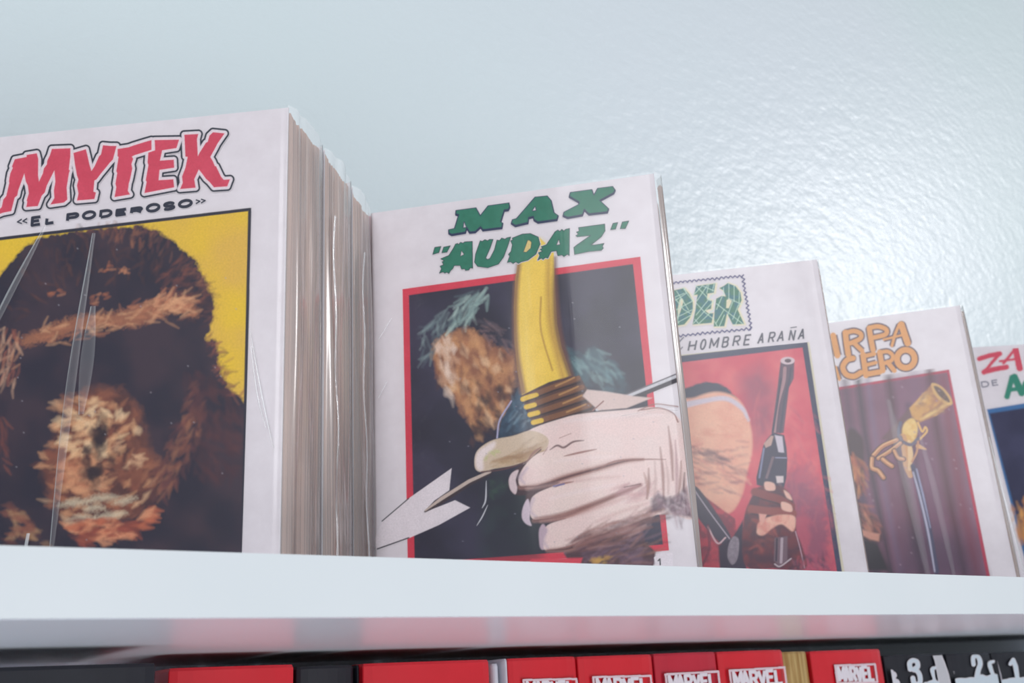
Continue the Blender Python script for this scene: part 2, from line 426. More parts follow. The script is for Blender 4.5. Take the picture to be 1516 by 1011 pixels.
def sleeve(parent, t, seed, flap=0.006, bulge=0.0015, wrinkle=0.0007, side_wrinkle=0.0016, lean=0.0, sh=0.0):
    """clear sleeve round the comic: front sheet, loose side with folds, back sheet"""
    r = np.random.default_rng(seed); off = 0.0009
    ph = r.random(12) * 6.28
    rows = 60; front = 44; side = 26; v = []; mats = []
    zs = np.linspace(0.0003, CH + 0.0006, rows)
    for z in zs:
        q = z / CH
        fl = flap * (0.35 + 0.65 * min(1, max(0, 0.15 + 1.2 * math.sin(q * 2.1 + ph[0] * 0.1)))) + lean * (1 - q)
        ring = []
        for i in range(front):
            u = i / (front - 1); x = -0.0008 + (CW + 0.0008) * u
            w = wrinkle * (0.5 + 0.5 * math.sin(u * 23 + q * 1.7 + ph[1])) * (0.5 + 0.5 * math.sin(u * 9 - q * 2.3 + ph[2])) * (0.4 + 0.6 * math.sin(q * 3.1 + ph[3]) ** 2)
            ring.append((x, -off - w))
        for i in range(1, side):
            u = i / side; b = bulge + fl * max(0, 1 - abs(u - 0.12) / 0.12 * 0.9) * (1 if u < 0.24 else 0)
            dg = q * 7 + u * 9
            w = side_wrinkle * (0.6 * math.sin(dg * 0.9 + ph[4]) + 0.35 * math.sin(u * 14 - q * 4 + ph[5]) + 0.16 * math.sin(u * 30 + q * 6 + ph[6]))
            ring.append((CW + sh * t * u + max(0.0006, b * math.sin(math.pi * min(1, u * 1.02)) ** 0.6 + w * math.sin(math.pi * u)), -off + (t + 2 * off) * u))
        for i in range(10):
            u = i / 9; ring.append((CW - (CW + 0.0008) * u, t + off))
        v += [(x, y, z) for x, y in ring]
    n = front + side - 1 + 10; f = []
    for k in range(rows - 1):
        for i in range(n - 1): f.append((k * n + i, k * n + i + 1, (k + 1) * n + i + 1, (k + 1) * n + i)); mats.append(1 if front - 1 <= i < front + side - 1 else 0)
        f.append((k * n + n - 1, k * n, (k + 1) * n, (k + 1) * n + n - 1)); mats.append(0)
    o = mesh_obj('plastic_sleeve', v, f, M_FILM, parent, smooth=True)
    o.data.materials.append(M_FLAP); o.data.polygons.foreach_set('material_index', mats)
    o['label'] = 'clear wrinkled plastic sleeve'
    return o
def seam(parent, y, seed):
    """the welded bead down the loose side of a sleeve"""
    r = random.Random(seed); v = []; f = []; rows = 40
    for k in range(rows):
        z = 0.001 + (CH - 0.03) * k / (rows - 1); yy = y + 0.0025 * math.sin(k * 0.13 + seed); x = CW + 0.0034 + 0.0004 * math.sin(k * 0.5)
        w = 0.0009 + 0.0002 * (k % 2)
        v += [(x, yy - w, z), (x + 0.0005, yy, z), (x, yy + w, z), (x - 0.0002, yy, z)]
        if k:
            p, q = 4 * (k - 1), 4 * k; f += [(p + j, p + (j + 1) % 4, q + (j + 1) % 4, q + j) for j in range(4)]
    return mesh_obj('sleeve_seam', v, f, M_FLAP, parent, smooth=True)

K1 = (0.1342, 0.3208); Y1 = -40.58
K2 = (0.2938, 0.2914); Y2 = -46.1
K3 = (0.4400, 0.3208); Y3 = -43.8
K4 = (0.5826, 0.3260); Y4 = -50.0
K5 = (0.7430, 0.3210); Y5 = -36.0
GR = 'bagged comics standing on the top board'
comics = []
for K, Y, lab, fl in (
    (K1, Y1, 'bagged comic with jagged red title over a yellow and dark brown picture', 0.003),
    (K2, Y2, 'bagged comic with green title and red-framed picture of a hand holding a golden bow', 0.005),
    (K3, Y3, 'bagged comic with green web-patterned lettering over a pink-red cover picture with a revolver', 0.001),
    (K4, Y4, 'bagged comic with orange title lettering over a purple cover picture with a golden pistol', 0.004),
    (K5, Y5, 'bagged comic cut off at the right edge, red and green lettering over navy', 0.002)):
    r0 = comic_root(K, Y); tag(r0, lab, 'comic', GR); comics.append(r0)
    sh0 = 0.14 if K is K1 else 0.0; r0['_sh'] = sh0
    closed_cover(r0, CT, sh0); page_block(r0, CT, len(comics), sh0)
    r0['_flap'] = fl
c1, c2, c3, c4, c5 = comics
for i, c in enumerate(comics):
    sleeve(c, CT, 10 + i, flap=c['_flap'], side_wrinkle=0.0012 if i == 0 else 0.0003, bulge=0.0022 if i == 0 else 0.0008, wrinkle=0.0006, sh=c['_sh'])
    del c['_flap']; del c['_sh']
# the two further comics of the left stack, seen by their page edges
nrm = Vector((-math.sin(math.radians(Y1)), math.cos(math.radians(Y1)))); dr = Vector((math.cos(math.radians(Y1)), math.sin(math.radians(Y1))))
for k, (dep, sh, yw, lab) in enumerate(((CT + 0.0026, 0.0047, Y1 - 0.3, 'bagged comic second in the left stack, showing brown page edges between its neighbours'),
                              (2 * CT + 0.0052, 0.0078, Y1 - 0.6, 'bagged comic at the back of the left stack, its page edges beside the red-framed cover'))):
    p = Vector(K1) + nrm * dep + dr * sh
    r0 = comic_root((p.x, p.y), yw); tag(r0, lab, 'comic', GR)
    sh0 = (0.10, 0.04)[k]
    closed_cover(r0, CT - 0.0012, sh0); page_block(r0, CT - 0.0012, 20 + k, sh0)
    sleeve(r0, CT - 0.0012, 40 + k, flap=0.002, side_wrinkle=0.0013, bulge=0.0022, sh=sh0)
    seam(r0, 0.005 + 0.002 * k, k)
v, f = box_geo(0.02, CW + 0.0016, CT - 0.0035, CT - 0.0027, 0.001, CH - 0.001)
o = mesh_obj('red_back_card', v, f, M_REDCARD, r0); o['label'] = 'thin red card edge'

ST = 0.00022
def mm(a): return a / 1000.0
def frame_px(u0, u1, v0, v1): pass

# ---- comic 1: yellow ground, a dark brown furry mass (plain stand-in of like colours), red lettering
P = Print(c1.matrix_world, 0.0, CW - 0.0128, 0.0006, 0.1345, 0.00026)
FR = [(-80, 361), (372, 308), (360, 830), (-90, 830)]
P.fill(FR, (44, 44, 60), soft=0.6)
P.fill(FR, (234, 196, 58), soft=0.6, grow=-4.2, color2=(226, 184, 82), ts=90)
DARK = (66, 52, 66); DK2 = (46, 42, 60)
mass = [(-90, 480), (-20, 425), (8, 398), (30, 372), (60, 352), (95, 345), (150, 338), (205, 334), (232, 342), (262, 362), (290, 386), (303, 415), (315, 440), (316, 470), (309, 492), (306, 503), (318, 505), (325, 540), (336, 572), (356, 590), (368, 604), (364, 812), (360, 835), (-90, 835)]
def inside(*a): pass
P.fill(mass, DARK, soft=2.5, rag=4.5, rs=7, color2=DK2, ts=55)
cen = (150, 520)
out_a = lambda x, y: math.atan2(y - cen[1], x - cen[0])
P.tufts([(5, 420), (60, 360), (150, 345), (240, 352), (300, 420), (312, 480), (250, 430), (120, 420), (20, 480)], 260, (8, 22), (2, 5), [(92, 58, 58), (72, 50, 58), (110, 68, 60), (60, 48, 60), (46, 40, 54)], out_a, 0.5, 0.5, seed=3)
P.tufts([(100, 345), (200, 336), (235, 350), (300, 420), (306, 440), (240, 380), (150, 360)], 90, (8, 18), (2, 4), [(150, 92, 74), (120, 74, 72), (168, 110, 84)], out_a, 0.4, 0.55, seed=4)
P.tufts([(225, 400), (270, 385), (310, 440), (312, 490), (270, 480), (230, 440)], 90, (10, 24), (2, 5), [(150, 86, 72), (120, 70, 66), (92, 58, 62)], -0.5, 0.4, 0.5, seed=5)
# warm diagonal bands, only brush marks
P.stroke([(40, 505), (75, 492), (120, 478), (160, 474), (200, 470), (235, 456), (270, 452), (288, 462)], (16, 22, 20, 26, 22, 14), (172, 112, 84), soft=5, alpha=0.8, rag=5)
P.tufts([(45, 490), (150, 466), (235, 438), (286, 440), (292, 470), (200, 484), (60, 516)], 150, (10, 22), (2, 5), [(206, 150, 112), (188, 122, 92), (150, 92, 76), (222, 170, 130)], -0.35, 0.45, 0.75, seed=6)
P.tufts([(225, 440), (270, 434), (275, 462), (225, 466)], 40, (10, 22), (2, 5), [(226, 168, 128), (200, 130, 98)], -0.5, 0.4, 0.8, seed=16)
P.tufts([(0, 485), (28, 480), (36, 520), (20, 570), (0, 560)], 50, (10, 26), (2, 5), [(206, 150, 118), (170, 100, 82), (226, 180, 150)], 1.9, 0.4, 0.7, seed=7)
P.tufts([(0, 600), (12, 620), (14, 700), (0, 690)], 16, (10, 26), (2, 5), [(170, 96, 76), (140, 76, 66)], 1.4, 0.3, 0.6, seed=8)
P.wk = 2.0
# broad warm swirl in the lower middle
sw = [(92, 600), (110, 588), (140, 576), (175, 578), (205, 600), (212, 630), (226, 670), (240, 700), (228, 740), (180, 772), (120, 786), (86, 760), (66, 715), (64, 690), (82, 652), (92, 620)]
P.fill(sw, (140, 86, 70), soft=9, rag=8, rs=9, smooth=True, color2=(92, 58, 58), ts=26)
P.tufts(sw, 190, (10, 26), (2.5, 6), [(214, 156, 116), (182, 118, 88), (150, 88, 70), (120, 70, 62), (236, 190, 150)], lambda x, y: out_a(x, y) + 1.4, 0.35, 0.7, seed=9)
P.tufts([(95, 605), (150, 584), (200, 612), (208, 650), (160, 672), (100, 668)], 70, (10, 26), (3, 7), [(238, 196, 152), (222, 168, 126), (246, 212, 170)], lambda x, y: out_a(x, y) + 1.1, 0.5, 0.75, seed=10)
P.tufts([(70, 690), (140, 690), (150, 728), (80, 730)], 60, (12, 26), (3, 6), [(222, 160, 120), (196, 128, 96)], -0.15, 0.4, 0.75, seed=11)
for (x, y, l, a) in ((110, 745, 46, -0.1), (150, 738, 50, -0.12), (186, 742, 34, -0.3), (122, 768, 44, 0.05), (164, 764, 48, -0.2), (140, 752, 30, 0.0)):
    P.stroke([(x - l / 2, y + 3), (x, y - 1), (x + l / 2 * math.cos(a), y + l / 2 * math.sin(a))], 10, (212, 198, 172), soft=4, alpha=0.7, taper=0.6, rag=3)
P.tufts([(85, 772), (200, 770), (216, 752), (225, 770), (180, 800), (110, 802)], 90, (14, 34), (3, 6), [(206, 116, 84), (170, 86, 70), (232, 160, 120), (130, 66, 60)], -0.1, 0.3, 0.75, seed=12)
P.tufts([(120, 660), (150, 600), (165, 640), (160, 690), (130, 720)], 40, (10, 20), (4, 9), [(44, 36, 48), (60, 44, 52)], 1.3, 0.4, 0.7, seed=13)
P.tufts([(215, 700), (262, 640), (292, 560), (312, 590), (290, 670), (240, 740)], 150, (10, 28), (2, 5), [(150, 92, 74), (120, 70, 70), (98, 60, 66), (174, 116, 88)], 2.2, 0.35, 0.5, seed=14)
P.tufts([(270, 540), (330, 560), (358, 600), (350, 700), (290, 700), (280, 600)], 160, (12, 34), (3, 6), [(98, 58, 62), (84, 52, 62), (70, 46, 58)], 1.0, 0.5, 0.45, seed=15)
P.tufts([(0, 740), (30, 760), (60, 790), (70, 806), (0, 806)], 40, (10, 26), (3, 6), [(150, 92, 76), (110, 66, 64), (196, 150, 110)], 0.3, 0.4, 0.6, seed=17)
P.wk = 0.8
P.tufts([(300, 500), (322, 510), (340, 570), (360, 590), (330, 585), (312, 545)], 60, (8, 18), (1.5, 3), [(130, 74, 70), (90, 56, 62), (160, 96, 80)], -0.3, 0.5, 0.7, seed=18)
for (x, y) in ((79, 434), (153, 399), (140, 445), (147, 440), (182, 400)): P.tufts([(x - 8, y - 5), (x + 8, y - 5), (x + 8, y + 5), (x - 8, y + 5)], 6, (6, 12), (2, 3), [(196, 118, 84), (222, 150, 110)], -0.4, 0.5, 0.7, seed=int(x))
for _ in range(26):
    x, y = rng.uniform(5, 350), rng.uniform(360, 800); P.stroke([(x, y), (x + 1, y + 1)], 1.6, (170, 165, 175), alpha=0.5, smooth=False)
P.stroke([(-80, 363), (370, 310), (358.5, 830)], 4.4, (44, 44, 60), smooth=False)
P.build('picture_print', c1, label='yellow picture print with a dark brown furry shape and tan brush marks')

P = Print(c1.matrix_world, 0.0, CW - 0.018, 0.128, 0.1745, 0.00017)
R = (214, 74, 98); OUT = (38, 46, 60); PW = (228, 218, 224)
z1 = lambda p: Z(0, 180, 6.739, p); z2 = lambda p: Z(160, 180, 7.58, p)
LET = [z1([(-25, 900), (20, 855), (35, 780), (65, 745), (95, 615), (92, 595), (105, 520), (130, 465), (122, 450), (150, 378), (268, 355), (268, 335), (370, 318), (385, 375), (383, 540), (392, 600), (430, 520), (440, 470), (470, 430), (475, 390), (500, 340), (520, 275), (705, 268), (705, 350), (690, 480), (700, 490), (690, 520), (668, 660), (675, 780), (640, 810), (505, 830), (545, 765), (540, 690), (555, 600), (545, 490), (470, 640), (450, 710), (420, 740), (380, 845), (265, 855), (275, 800), (268, 790), (290, 720), (280, 640), (260, 600), (245, 520), (185, 690), (175, 740), (150, 760), (115, 895), (30, 912), (-25, 935)]),
       z1([(735, 315), (860, 278), (880, 360), (895, 430), (915, 495), (945, 450), (990, 350), (1010, 330), (1030, 238), (1100, 245), (1165, 245), (1130, 380), (1100, 410), (1060, 460), (1010, 520), (965, 580), (945, 590), (935, 700), (960, 710), (945, 775), (770, 790), (785, 720), (770, 640), (785, 580), (770, 540), (750, 430)]),
       z2([(110, 310), (235, 290), (290, 270), (420, 230), (490, 210), (490, 320), (300, 380), (270, 395), (285, 420), (265, 480), (275, 530), (250, 650), (235, 700), (225, 780), (250, 820), (75, 850), (95, 740), (85, 700), (105, 580), (95, 560), (120, 400), (108, 390)]),
       z2([(525, 210), (800, 205), (770, 300), (610, 325), (585, 440), (740, 430), (745, 520), (580, 545), (570, 660), (735, 650), (745, 740), (410, 805), (435, 680), (425, 660), (455, 490), (445, 460), (455, 350), (530, 325)]),
       z2([(858, 150), (1015, 142), (1000, 200), (1010, 390), (1030, 350), (1100, 240), (1120, 230), (1140, 160), (1180, 122), (1310, 135), (1230, 250), (1210, 290), (1150, 400), (1180, 450), (1200, 500), (1215, 505), (1270, 620), (1300, 655), (1370, 650), (1340, 730), (1190, 740), (1140, 680), (1100, 645), (1060, 590), (1020, 540), (970, 650), (985, 745), (810, 760), (840, 690), (832, 620), (870, 520), (895, 400), (870, 395)])]
for q in LET: P.fill(q, OUT, soft=0.5, grow=6.9)
for q in LET: P.fill(q, PW, soft=0.5, grow=4.2)
for q in LET: P.fill(q, (240, 220, 226), soft=0.5, grow=1.6)
for q in LET: P.fill(q, R, soft=0.5, tex=14, ts=20)
# subtitle
z3 = lambda p: Z(20, 280, 5.053, p)
NAVY = (44, 48, 66)
sub = [('<', 32, 105, 260, 218, 40), ('E', 130, 212, 283, 206, 0), ('L', 238, 315, 270, 210, 0), ('P', 395, 492, 250, 182, 0), ('O', 512, 618, 237, 167, 0), ('D', 642, 740, 222, 157, 0), ('E', 763, 853, 208, 150, 0), ('R', 873, 968, 193, 138, 0), ('O', 990, 1098, 182, 112, 0), ('S', 1115, 1210, 168, 99, 0), ('O', 1230, 1340, 150, 82, 0), ('>', 1365, 1435, 105, 68, 0)]
for ch, x0, x1, yb, yt, _ in sub:
    small = ch in '<>'
    w = 11 if small else 21
    i = w / 2
    sl = -(x1 - x0) * 0.135
    if small: ex = (x1 - x0, sl); ey = (0, -(yb - yt)); o = (x0, yb + (8 if ch == '<' else 10))
    else: ex = (x1 - x0 - w, sl * 0.8); ey = (4, -(yb - yt) + w); o = (x0 + i, yb - i)
    glyph(P, ch, z3([o])[0], (ex[0] / 5.053, ex[1] / 5.053), (ey[0] / 5.053, ey[1] / 5.053), w / 5.053 * (1.15 if not small else 1), NAVY, soft=0.4)
P.build('title_lettering', c1, y=-0.0002, label='jagged red title lettering with a navy line of capitals below')

# ---- comic 2: red frame, golden bow, steel arrow, gloved hand; the figure behind is left as plain brush patches
P = Print(c2.matrix_world, 0.0, CW, 0.0006, 0.152, 0.00026)
a4 = lambda p: Z(540, 360, 2.915, p); a5 = lambda p: Z(540, 580, 2.915, p)
FR = [(596, 428), (948, 380), (990.5, 815), (604, 845)]
IN = [(605.5, 437), (937, 391), (981.5, 806), (614, 834)]
P.fill(FR, (218, 62, 84), soft=0.6, tex=14, ts=20)
P.fill(IN, (42, 40, 60), soft=0.6, color2=(58, 54, 78), ts=80)
# brush patches: cool hair-coloured strokes, warm ochre area
TAN = [(640, 520), (655, 497), (690, 484), (705, 492), (735, 512), (758, 520), (764, 560), (752, 600), (735, 625), (706, 640), (690, 618), (672, 588), (648, 560)]
P.fill(TAN, (150, 100, 78), soft=4, rag=5, rs=8, smooth=True, color2=(196, 142, 100), ts=22)
P.wk = 1.7
P.tufts(TAN, 90, (12, 30), (3, 8), [(214, 160, 114), (180, 122, 88), (120, 76, 66), (226, 186, 150), (80, 54, 58)], 1.15, 0.35, 0.7, seed=21)
P.tufts([(640, 505), (668, 490), (676, 530), (664, 590), (650, 560)], 34, (12, 26), (3, 6), [(228, 200, 180), (236, 212, 196), (206, 160, 130)], 1.25, 0.25, 0.75, seed=22)
P.tufts([(690, 590), (740, 560), (756, 610), (730, 640), (700, 660)], 40, (10, 24), (3, 7), [(70, 50, 56), (104, 66, 62), (54, 44, 54)], 1.0, 0.4, 0.7, seed=23)
P.wk = 1.0
P.tufts([(624, 500), (640, 465), (668, 448), (680, 470), (650, 500), (640, 540), (628, 530)], 60, (12, 30), (1.5, 3.5), [(104, 122, 130), (140, 160, 162), (60, 64, 80)], 2.1, 0.35, 0.7, seed=24)
P.tufts([(672, 480), (680, 448), (700, 430), (722, 424), (724, 440), (704, 462), (686, 482)], 70, (12, 30), (1.5, 4), [(150, 176, 172), (186, 208, 200), (96, 116, 122)], 2.2, 0.3, 0.75, seed=25)
P.tufts([(690, 470), (720, 470), (756, 500), (760, 515), (720, 500)], 50, (10, 26), (1.5, 3), [(96, 88, 100), (60, 54, 70), (150, 118, 120), (40, 36, 52)], 0.5, 0.3, 0.6, seed=26)
# teal cloth
P.fill([(736, 650), (742, 622), (758, 596), (768, 572), (782, 600), (792, 632), (760, 644)], (62, 88, 112), soft=1.5, color2=(44, 62, 84), ts=14)
P.tufts([(745, 640), (760, 600), (785, 610), (788, 630)], 26, (10, 22), (1.5, 3), [(96, 130, 150), (150, 175, 190), (60, 80, 104)], -0.9, 0.5, 0.7, seed=27)
P.stroke([(736, 648), (740, 622), (757, 594)], 2.4, (178, 174, 206), soft=0.8)
P.fill([(835, 512), (852, 520), (880, 512), (903, 530), (926, 558), (934, 580), (905, 588), (872, 582), (846, 556)], (66, 92, 104), soft=4, rag=4, color2=(42, 50, 68), ts=18)
P.tufts([(840, 520), (884, 514), (920, 555), (880, 560), (850, 545)], 50, (10, 24), (2, 4), [(112, 150, 156), (70, 104, 116), (150, 184, 184)], 0.6, 0.4, 0.6, seed=28)
P.fill([(722, 712), (735, 700), (800, 715), (800, 830), (712, 830), (712, 760)], (44, 58, 64), soft=12, alpha=0.7, color2=(38, 44, 56), ts=20)
P.tufts([(724, 705), (760, 706), (756, 730), (724, 730)], 14, (6, 12), (3, 6), [(60, 90, 74), (52, 74, 70)], 0.8, 0.6, 0.5, seed=29)
P.stroke([(720, 712), (719, 740), (714, 752)], 2.2, (206, 206, 214), taper=0.5)
P.stroke([(722, 748), (714, 765), (706, 778)], 1.8, (206, 206, 214), taper=0.5)
# bow limb
limb = [(776, 342), (797, 350), (820, 372), (822, 430), (825, 480), (832, 515), (846, 556), (812, 566), (773, 586), (766, 548), (762, 505), (761, 455), (763, 415), (767, 385), (771, 352)]
P.fill(limb, (242, 206, 88), soft=0.9, tex=14, ts=16)
P.stroke([(822, 382), (822, 430), (825, 480), (832, 515), (845, 556)], (4, 9, 12, 12, 10), (112, 74, 66), soft=3, alpha=0.85)
P.stroke([(812, 385), (812, 430), (815, 480), (824, 520), (834, 560)], (5, 8, 9, 9, 8), (186, 140, 70), soft=4, alpha=0.7)
P.stroke([(768, 392), (764, 430), (763, 480), (766, 530), (774, 580)], (7, 8, 8, 9, 10), (132, 86, 66), soft=3, alpha=0.85)
P.stroke([(783, 380), (778, 440), (778, 500), (786, 570)], (10, 12, 12, 10), (240, 208, 96), soft=4, alpha=0.7)
P.stroke([(801, 440), (800, 480), (806, 510), (818, 548)], 2.6, (170, 124, 62), soft=1, alpha=0.7)
P.fill([(771, 352), (776, 342), (797, 350), (812, 364), (800, 380), (768, 388)], (240, 214, 110), soft=5, alpha=0.6)
# rings of the grip
P.fill([(771, 586), (800, 572), (836, 560), (858, 556), (872, 580), (882, 608), (850, 622), (792, 632), (784, 618)], (84, 56, 54), soft=0.8)
for k in range(4):
    L0 = (774 + 5.2 * k, 591 + 11.5 * k); R0 = (856 + 5.6 * k, 560 + 13.2 * k); M0 = ((L0[0] + R0[0]) / 2, (L0[1] + R0[1]) / 2 - 1 + k * 0.5)
    P.stroke([L0, M0, R0], 7.5, (128, 84, 60), soft=0.8)
    P.stroke([(M0[0] + 8, M0[1] - 3), ((M0[0] + R0[0]) / 2 + 4, (M0[1] + R0[1]) / 2 - 3), (R0[0] - 6, R0[1] - 1)], 2.5, (196, 146, 92), soft=0.9, alpha=0.8)
    P.stroke([L0, (L0[0] + 8, L0[1] - 3), (L0[0] + 20, L0[1] - 6)] if k == 0 else [L0, (L0[0] + 6, L0[1] - 1.5), (L0[0] + 12, L0[1] - 3)], 7, (232, 192, 66), soft=0.8)
    P.stroke([(L0[0], L0[1] + 6), (M0[0], M0[1] + 6), (R0[0] + 3, R0[1] + 6)], 1.6, (40, 30, 40), soft=0.7)
# lower part of the bow below the hand
P.fill(a5([(850, 640), (1000, 600), (1200, 590), (1210, 650), (1255, 690), (1250, 742), (1240, 760), (900, 760), (860, 700)]), (84, 56, 66), soft=1.5, color2=(112, 84, 104), ts=16)
P.tufts(a5([(900, 650), (1190, 600), (1230, 700), (1150, 750), (950, 750)]), 70, (14, 40), (1.5, 3.5), [(140, 110, 128), (90, 60, 70), (60, 44, 58), (160, 112, 100)], -0.4, 0.2, 0.7, seed=31)
P.tufts(a5([(960, 720), (1030, 700), (1040, 745), (970, 750)]), 10, (6, 14), (3, 5), [(232, 190, 90), (210, 160, 80)], -0.4, 0.3, 0.9, seed=32)
P.fill(a5([(720, 722), (940, 716), (930, 750), (700, 750)]), (222, 70, 90), soft=1.5)
# arrow head and shaft
AH = a5([(375, 330), (365, 425), (300, 470), (255, 520), (330, 492), (390, 468), (455, 500), (320, 575), (190, 632), (55, 678), (45, 640), (75, 560), (190, 460)])
P.fill(AH, (234, 224, 229), soft=0.7, tex=12, ts=12)
P.stroke(a5([(75, 558), (190, 460)]), 1.6, (60, 60, 70)); P.stroke(a5([(55, 678), (120, 655), (190, 630)]), 1.9, (50, 50, 60))
P.stroke(a5([(262, 516), (330, 470), (450, 392), (540, 348)]), (3, 10, 9, 7), (62, 48, 56), soft=0.8, smooth=False)
P.stroke(a5([(262, 512), (330, 462), (450, 386), (540, 345)]), (2, 5, 5, 4), (206, 186, 176), soft=0.8, smooth=False)
P.stroke([(884, 609), (930, 590), (1003, 561)], 9.5, (54, 48, 60), soft=0.8, smooth=False)
P.stroke([(884, 606), (930, 586), (1003, 556)], 5, (208, 206, 212), soft=0.9, smooth=False)
P.stroke([(884, 604), (930, 583), (1003, 553)], 2, (110, 104, 112), soft=0.7, smooth=False)
# the gloved hand: palm and five fingers
G = (236, 210, 206); G2 = (206, 176, 172); SH = (150, 104, 98); SD = (98, 66, 70); HI = (238, 222, 220)
P.fill(a5([(700, 172), (860, 112), (960, 92), (1120, 78), (1240, 66), (1320, 88), (1372, 140), (1388, 250), (1392, 400), (1415, 545), (1330, 530), (1260, 530), (1180, 520), (900, 560), (740, 420), (690, 330), (680, 250)]), G, soft=1.0, smooth=True, color2=(234, 212, 208), ts=30)
P.fill(a4([(940, 660), (960, 632), (1040, 640), (1160, 660), (1240, 668), (1130, 712), (1010, 722)]), (220, 196, 190), soft=1.2)
P.stroke(a4([(985, 722), (1010, 700), (1030, 682)]), 2, SH)
P.stroke(a5([(1195, 78), (1270, 70), (1330, 92), (1352, 130)]), 2.2, SH, alpha=0.8)
P.stroke(a5([(1180, 82), (1250, 54), (1320, 60), (1352, 64)]), 1.8, SH, alpha=0.8)
# thumb
P.fill(a5([(474, 300), (482, 262), (510, 232), (560, 206), (640, 190), (720, 168), (790, 200), (780, 250), (720, 290), (640, 318), (560, 332), (510, 346), (480, 335)]), (212, 190, 168), soft=1.0, smooth=True)
P.tufts(a5([(540, 300), (720, 235), (740, 270), (640, 315), (540, 328)]), 60, (14, 34), (2, 5), [(176, 140, 104), (150, 112, 84), (196, 166, 130)], -0.3, 0.2, 0.6, seed=33)
P.fill(a5([(478, 300), (488, 260), (520, 236), (560, 215), (560, 240), (515, 285), (512, 335), (488, 336)]), HI, soft=2.5, smooth=True)
P.tufts(a5([(530, 255), (560, 250), (560, 275), (530, 280)]), 6, (5, 10), (2, 4), [(190, 200, 130)], 0, 0.8, 0.7, seed=34)
P.stroke(a5([(505, 346), (600, 334), (700, 300), (760, 250)]), 2.2, SD, alpha=0.9)
# three curled fingers and the little finger
def finger(p, shade, knuck):
    P.fill(a5(p), G, soft=1.0, smooth=True, color2=(236, 214, 208), ts=26)
    P.stroke(a5(shade), (5, 12, 10, 4), (186, 140, 132), soft=3, alpha=0.6); P.stroke(a5(shade), (3, 7.5, 6, 3), SH, soft=1.8, alpha=0.8); P.stroke(a5(shade), (1.4, 3.4, 2.6, 1.2), SD, soft=0.9, alpha=0.85)
    P.stroke(a5(knuck), (2, 6, 4), (196, 176, 192), soft=2.5, alpha=0.7)
P.fill(a5([(620, 390), (650, 335), (720, 300), (800, 330), (760, 420), (700, 445), (640, 440)]), (70, 48, 58), soft=1.2, smooth=True)
finger([(690, 320), (760, 262), (900, 250), (1050, 260), (1200, 290), (1230, 350), (1100, 360), (960, 370), (820, 385), (740, 412), (680, 412), (664, 380)], [(670, 412), (760, 405), (880, 366), (1010, 330), (1120, 300), (1200, 292)], [(690, 395), (672, 370), (700, 330)])
P.fill(a5([(628, 420), (622, 380), (636, 350), (664, 338), (652, 380), (658, 415), (650, 442)]), (222, 200, 204), soft=1.0, smooth=True)
P.fill(a5([(700, 440), (760, 400), (840, 392), (760, 440), (715, 520), (700, 500)]), (84, 58, 66), soft=1.5, smooth=True)
finger([(715, 480), (740, 440), (830, 405), (960, 385), (1100, 350), (1220, 360), (1250, 430), (1150, 450), (1000, 480), (860, 525), (760, 552), (718, 540)], [(730, 556), (850, 540), (940, 506), (1050, 462), (1190, 402)], [(740, 540), (712, 510), (728, 462)])
P.stroke(a5([(735, 545), (850, 530), (950, 500), (1060, 455), (1190, 402)]), (2, 7, 8, 7, 4), SH, soft=2.2, alpha=0.7)
P.fill(a5([(678, 540), (684, 495), (704, 462), (714, 500), (712, 550), (720, 578), (694, 568)]), (218, 200, 212), soft=1.0, smooth=True)
finger([(768, 620), (790, 575), (880, 545), (1000, 512), (1120, 480), (1230, 450), (1270, 520), (1180, 560), (1060, 610), (960, 640), (860, 670), (790, 684), (760, 665)], [(790, 684), (880, 676), (960, 640), (1080, 600), (1230, 545)], [(790, 672), (770, 640), (784, 596)])
P.fill(a5([(752, 600), (770, 570), (786, 600), (770, 640), (772, 680), (756, 668)]), (196, 172, 186), soft=1.2, smooth=True)
P.tufts(a5([(860, 640), (1230, 500), (1290, 530), (1200, 600), (1000, 680), (880, 700)]), 120, (16, 44), (2, 5), [(150, 100, 92), (112, 72, 74), (190, 150, 146), (84, 58, 70)], -0.38, 0.18, 0.7, seed=35)
P.tufts(a5([(1050, 420), (1190, 400), (1230, 460), (1100, 500)]), 40, (12, 30), (2, 5), [(214, 170, 170), (190, 146, 150)], -0.35, 0.2, 0.6, seed=36)
for pl, w, c in (([(700, 420), (820, 400), (960, 378), (1100, 366)], 10, (206, 166, 160)), ([(760, 560), (880, 538), (1000, 500), (1120, 460)], 14, (196, 150, 144)), ([(860, 130), (1000, 110), (1150, 100), (1280, 100)], 16, (238, 222, 222)), ([(820, 300), (950, 285), (1080, 280)], 12, (240, 222, 220)), ([(800, 460), (930, 430), (1080, 400)], 12, (240, 222, 222)), ([(840, 600), (960, 570), (1100, 530)], 12, (238, 214, 210)), ([(900, 660), (1040, 620), (1180, 570)], 16, (160, 112, 110)), ([(1000, 560), (1100, 520), (1220, 480)], 10, (206, 164, 160))):
    P.stroke(a5(pl), w / 2.9, c, soft=3.5, alpha=0.6, taper=0.4)
# knuckle creases
for pl, w in (([(800, 250), (830, 232), (860, 240), (900, 216), (945, 210)], 3.2), ([(840, 200), (890, 180)], 2), ([(860, 278), (930, 262), (1000, 248)], 3), ([(770, 270), (790, 240)], 2), ([(700, 300), (730, 262), (760, 240)], 3), ([(1000, 340), (1080, 300), (1200, 292), (1300, 292)], 2.5), ([(820, 412), (850, 398), (900, 388)], 3), ([(1120, 412), (1190, 398)], 4)):
    P.stroke(a5(pl), w, SH if w < 3.2 else SD, soft=0.9, alpha=0.85, taper=0.4)
P.stroke(a5([(815, 408), (860, 398)]), 2.5, (110, 116, 168), alpha=0.8)
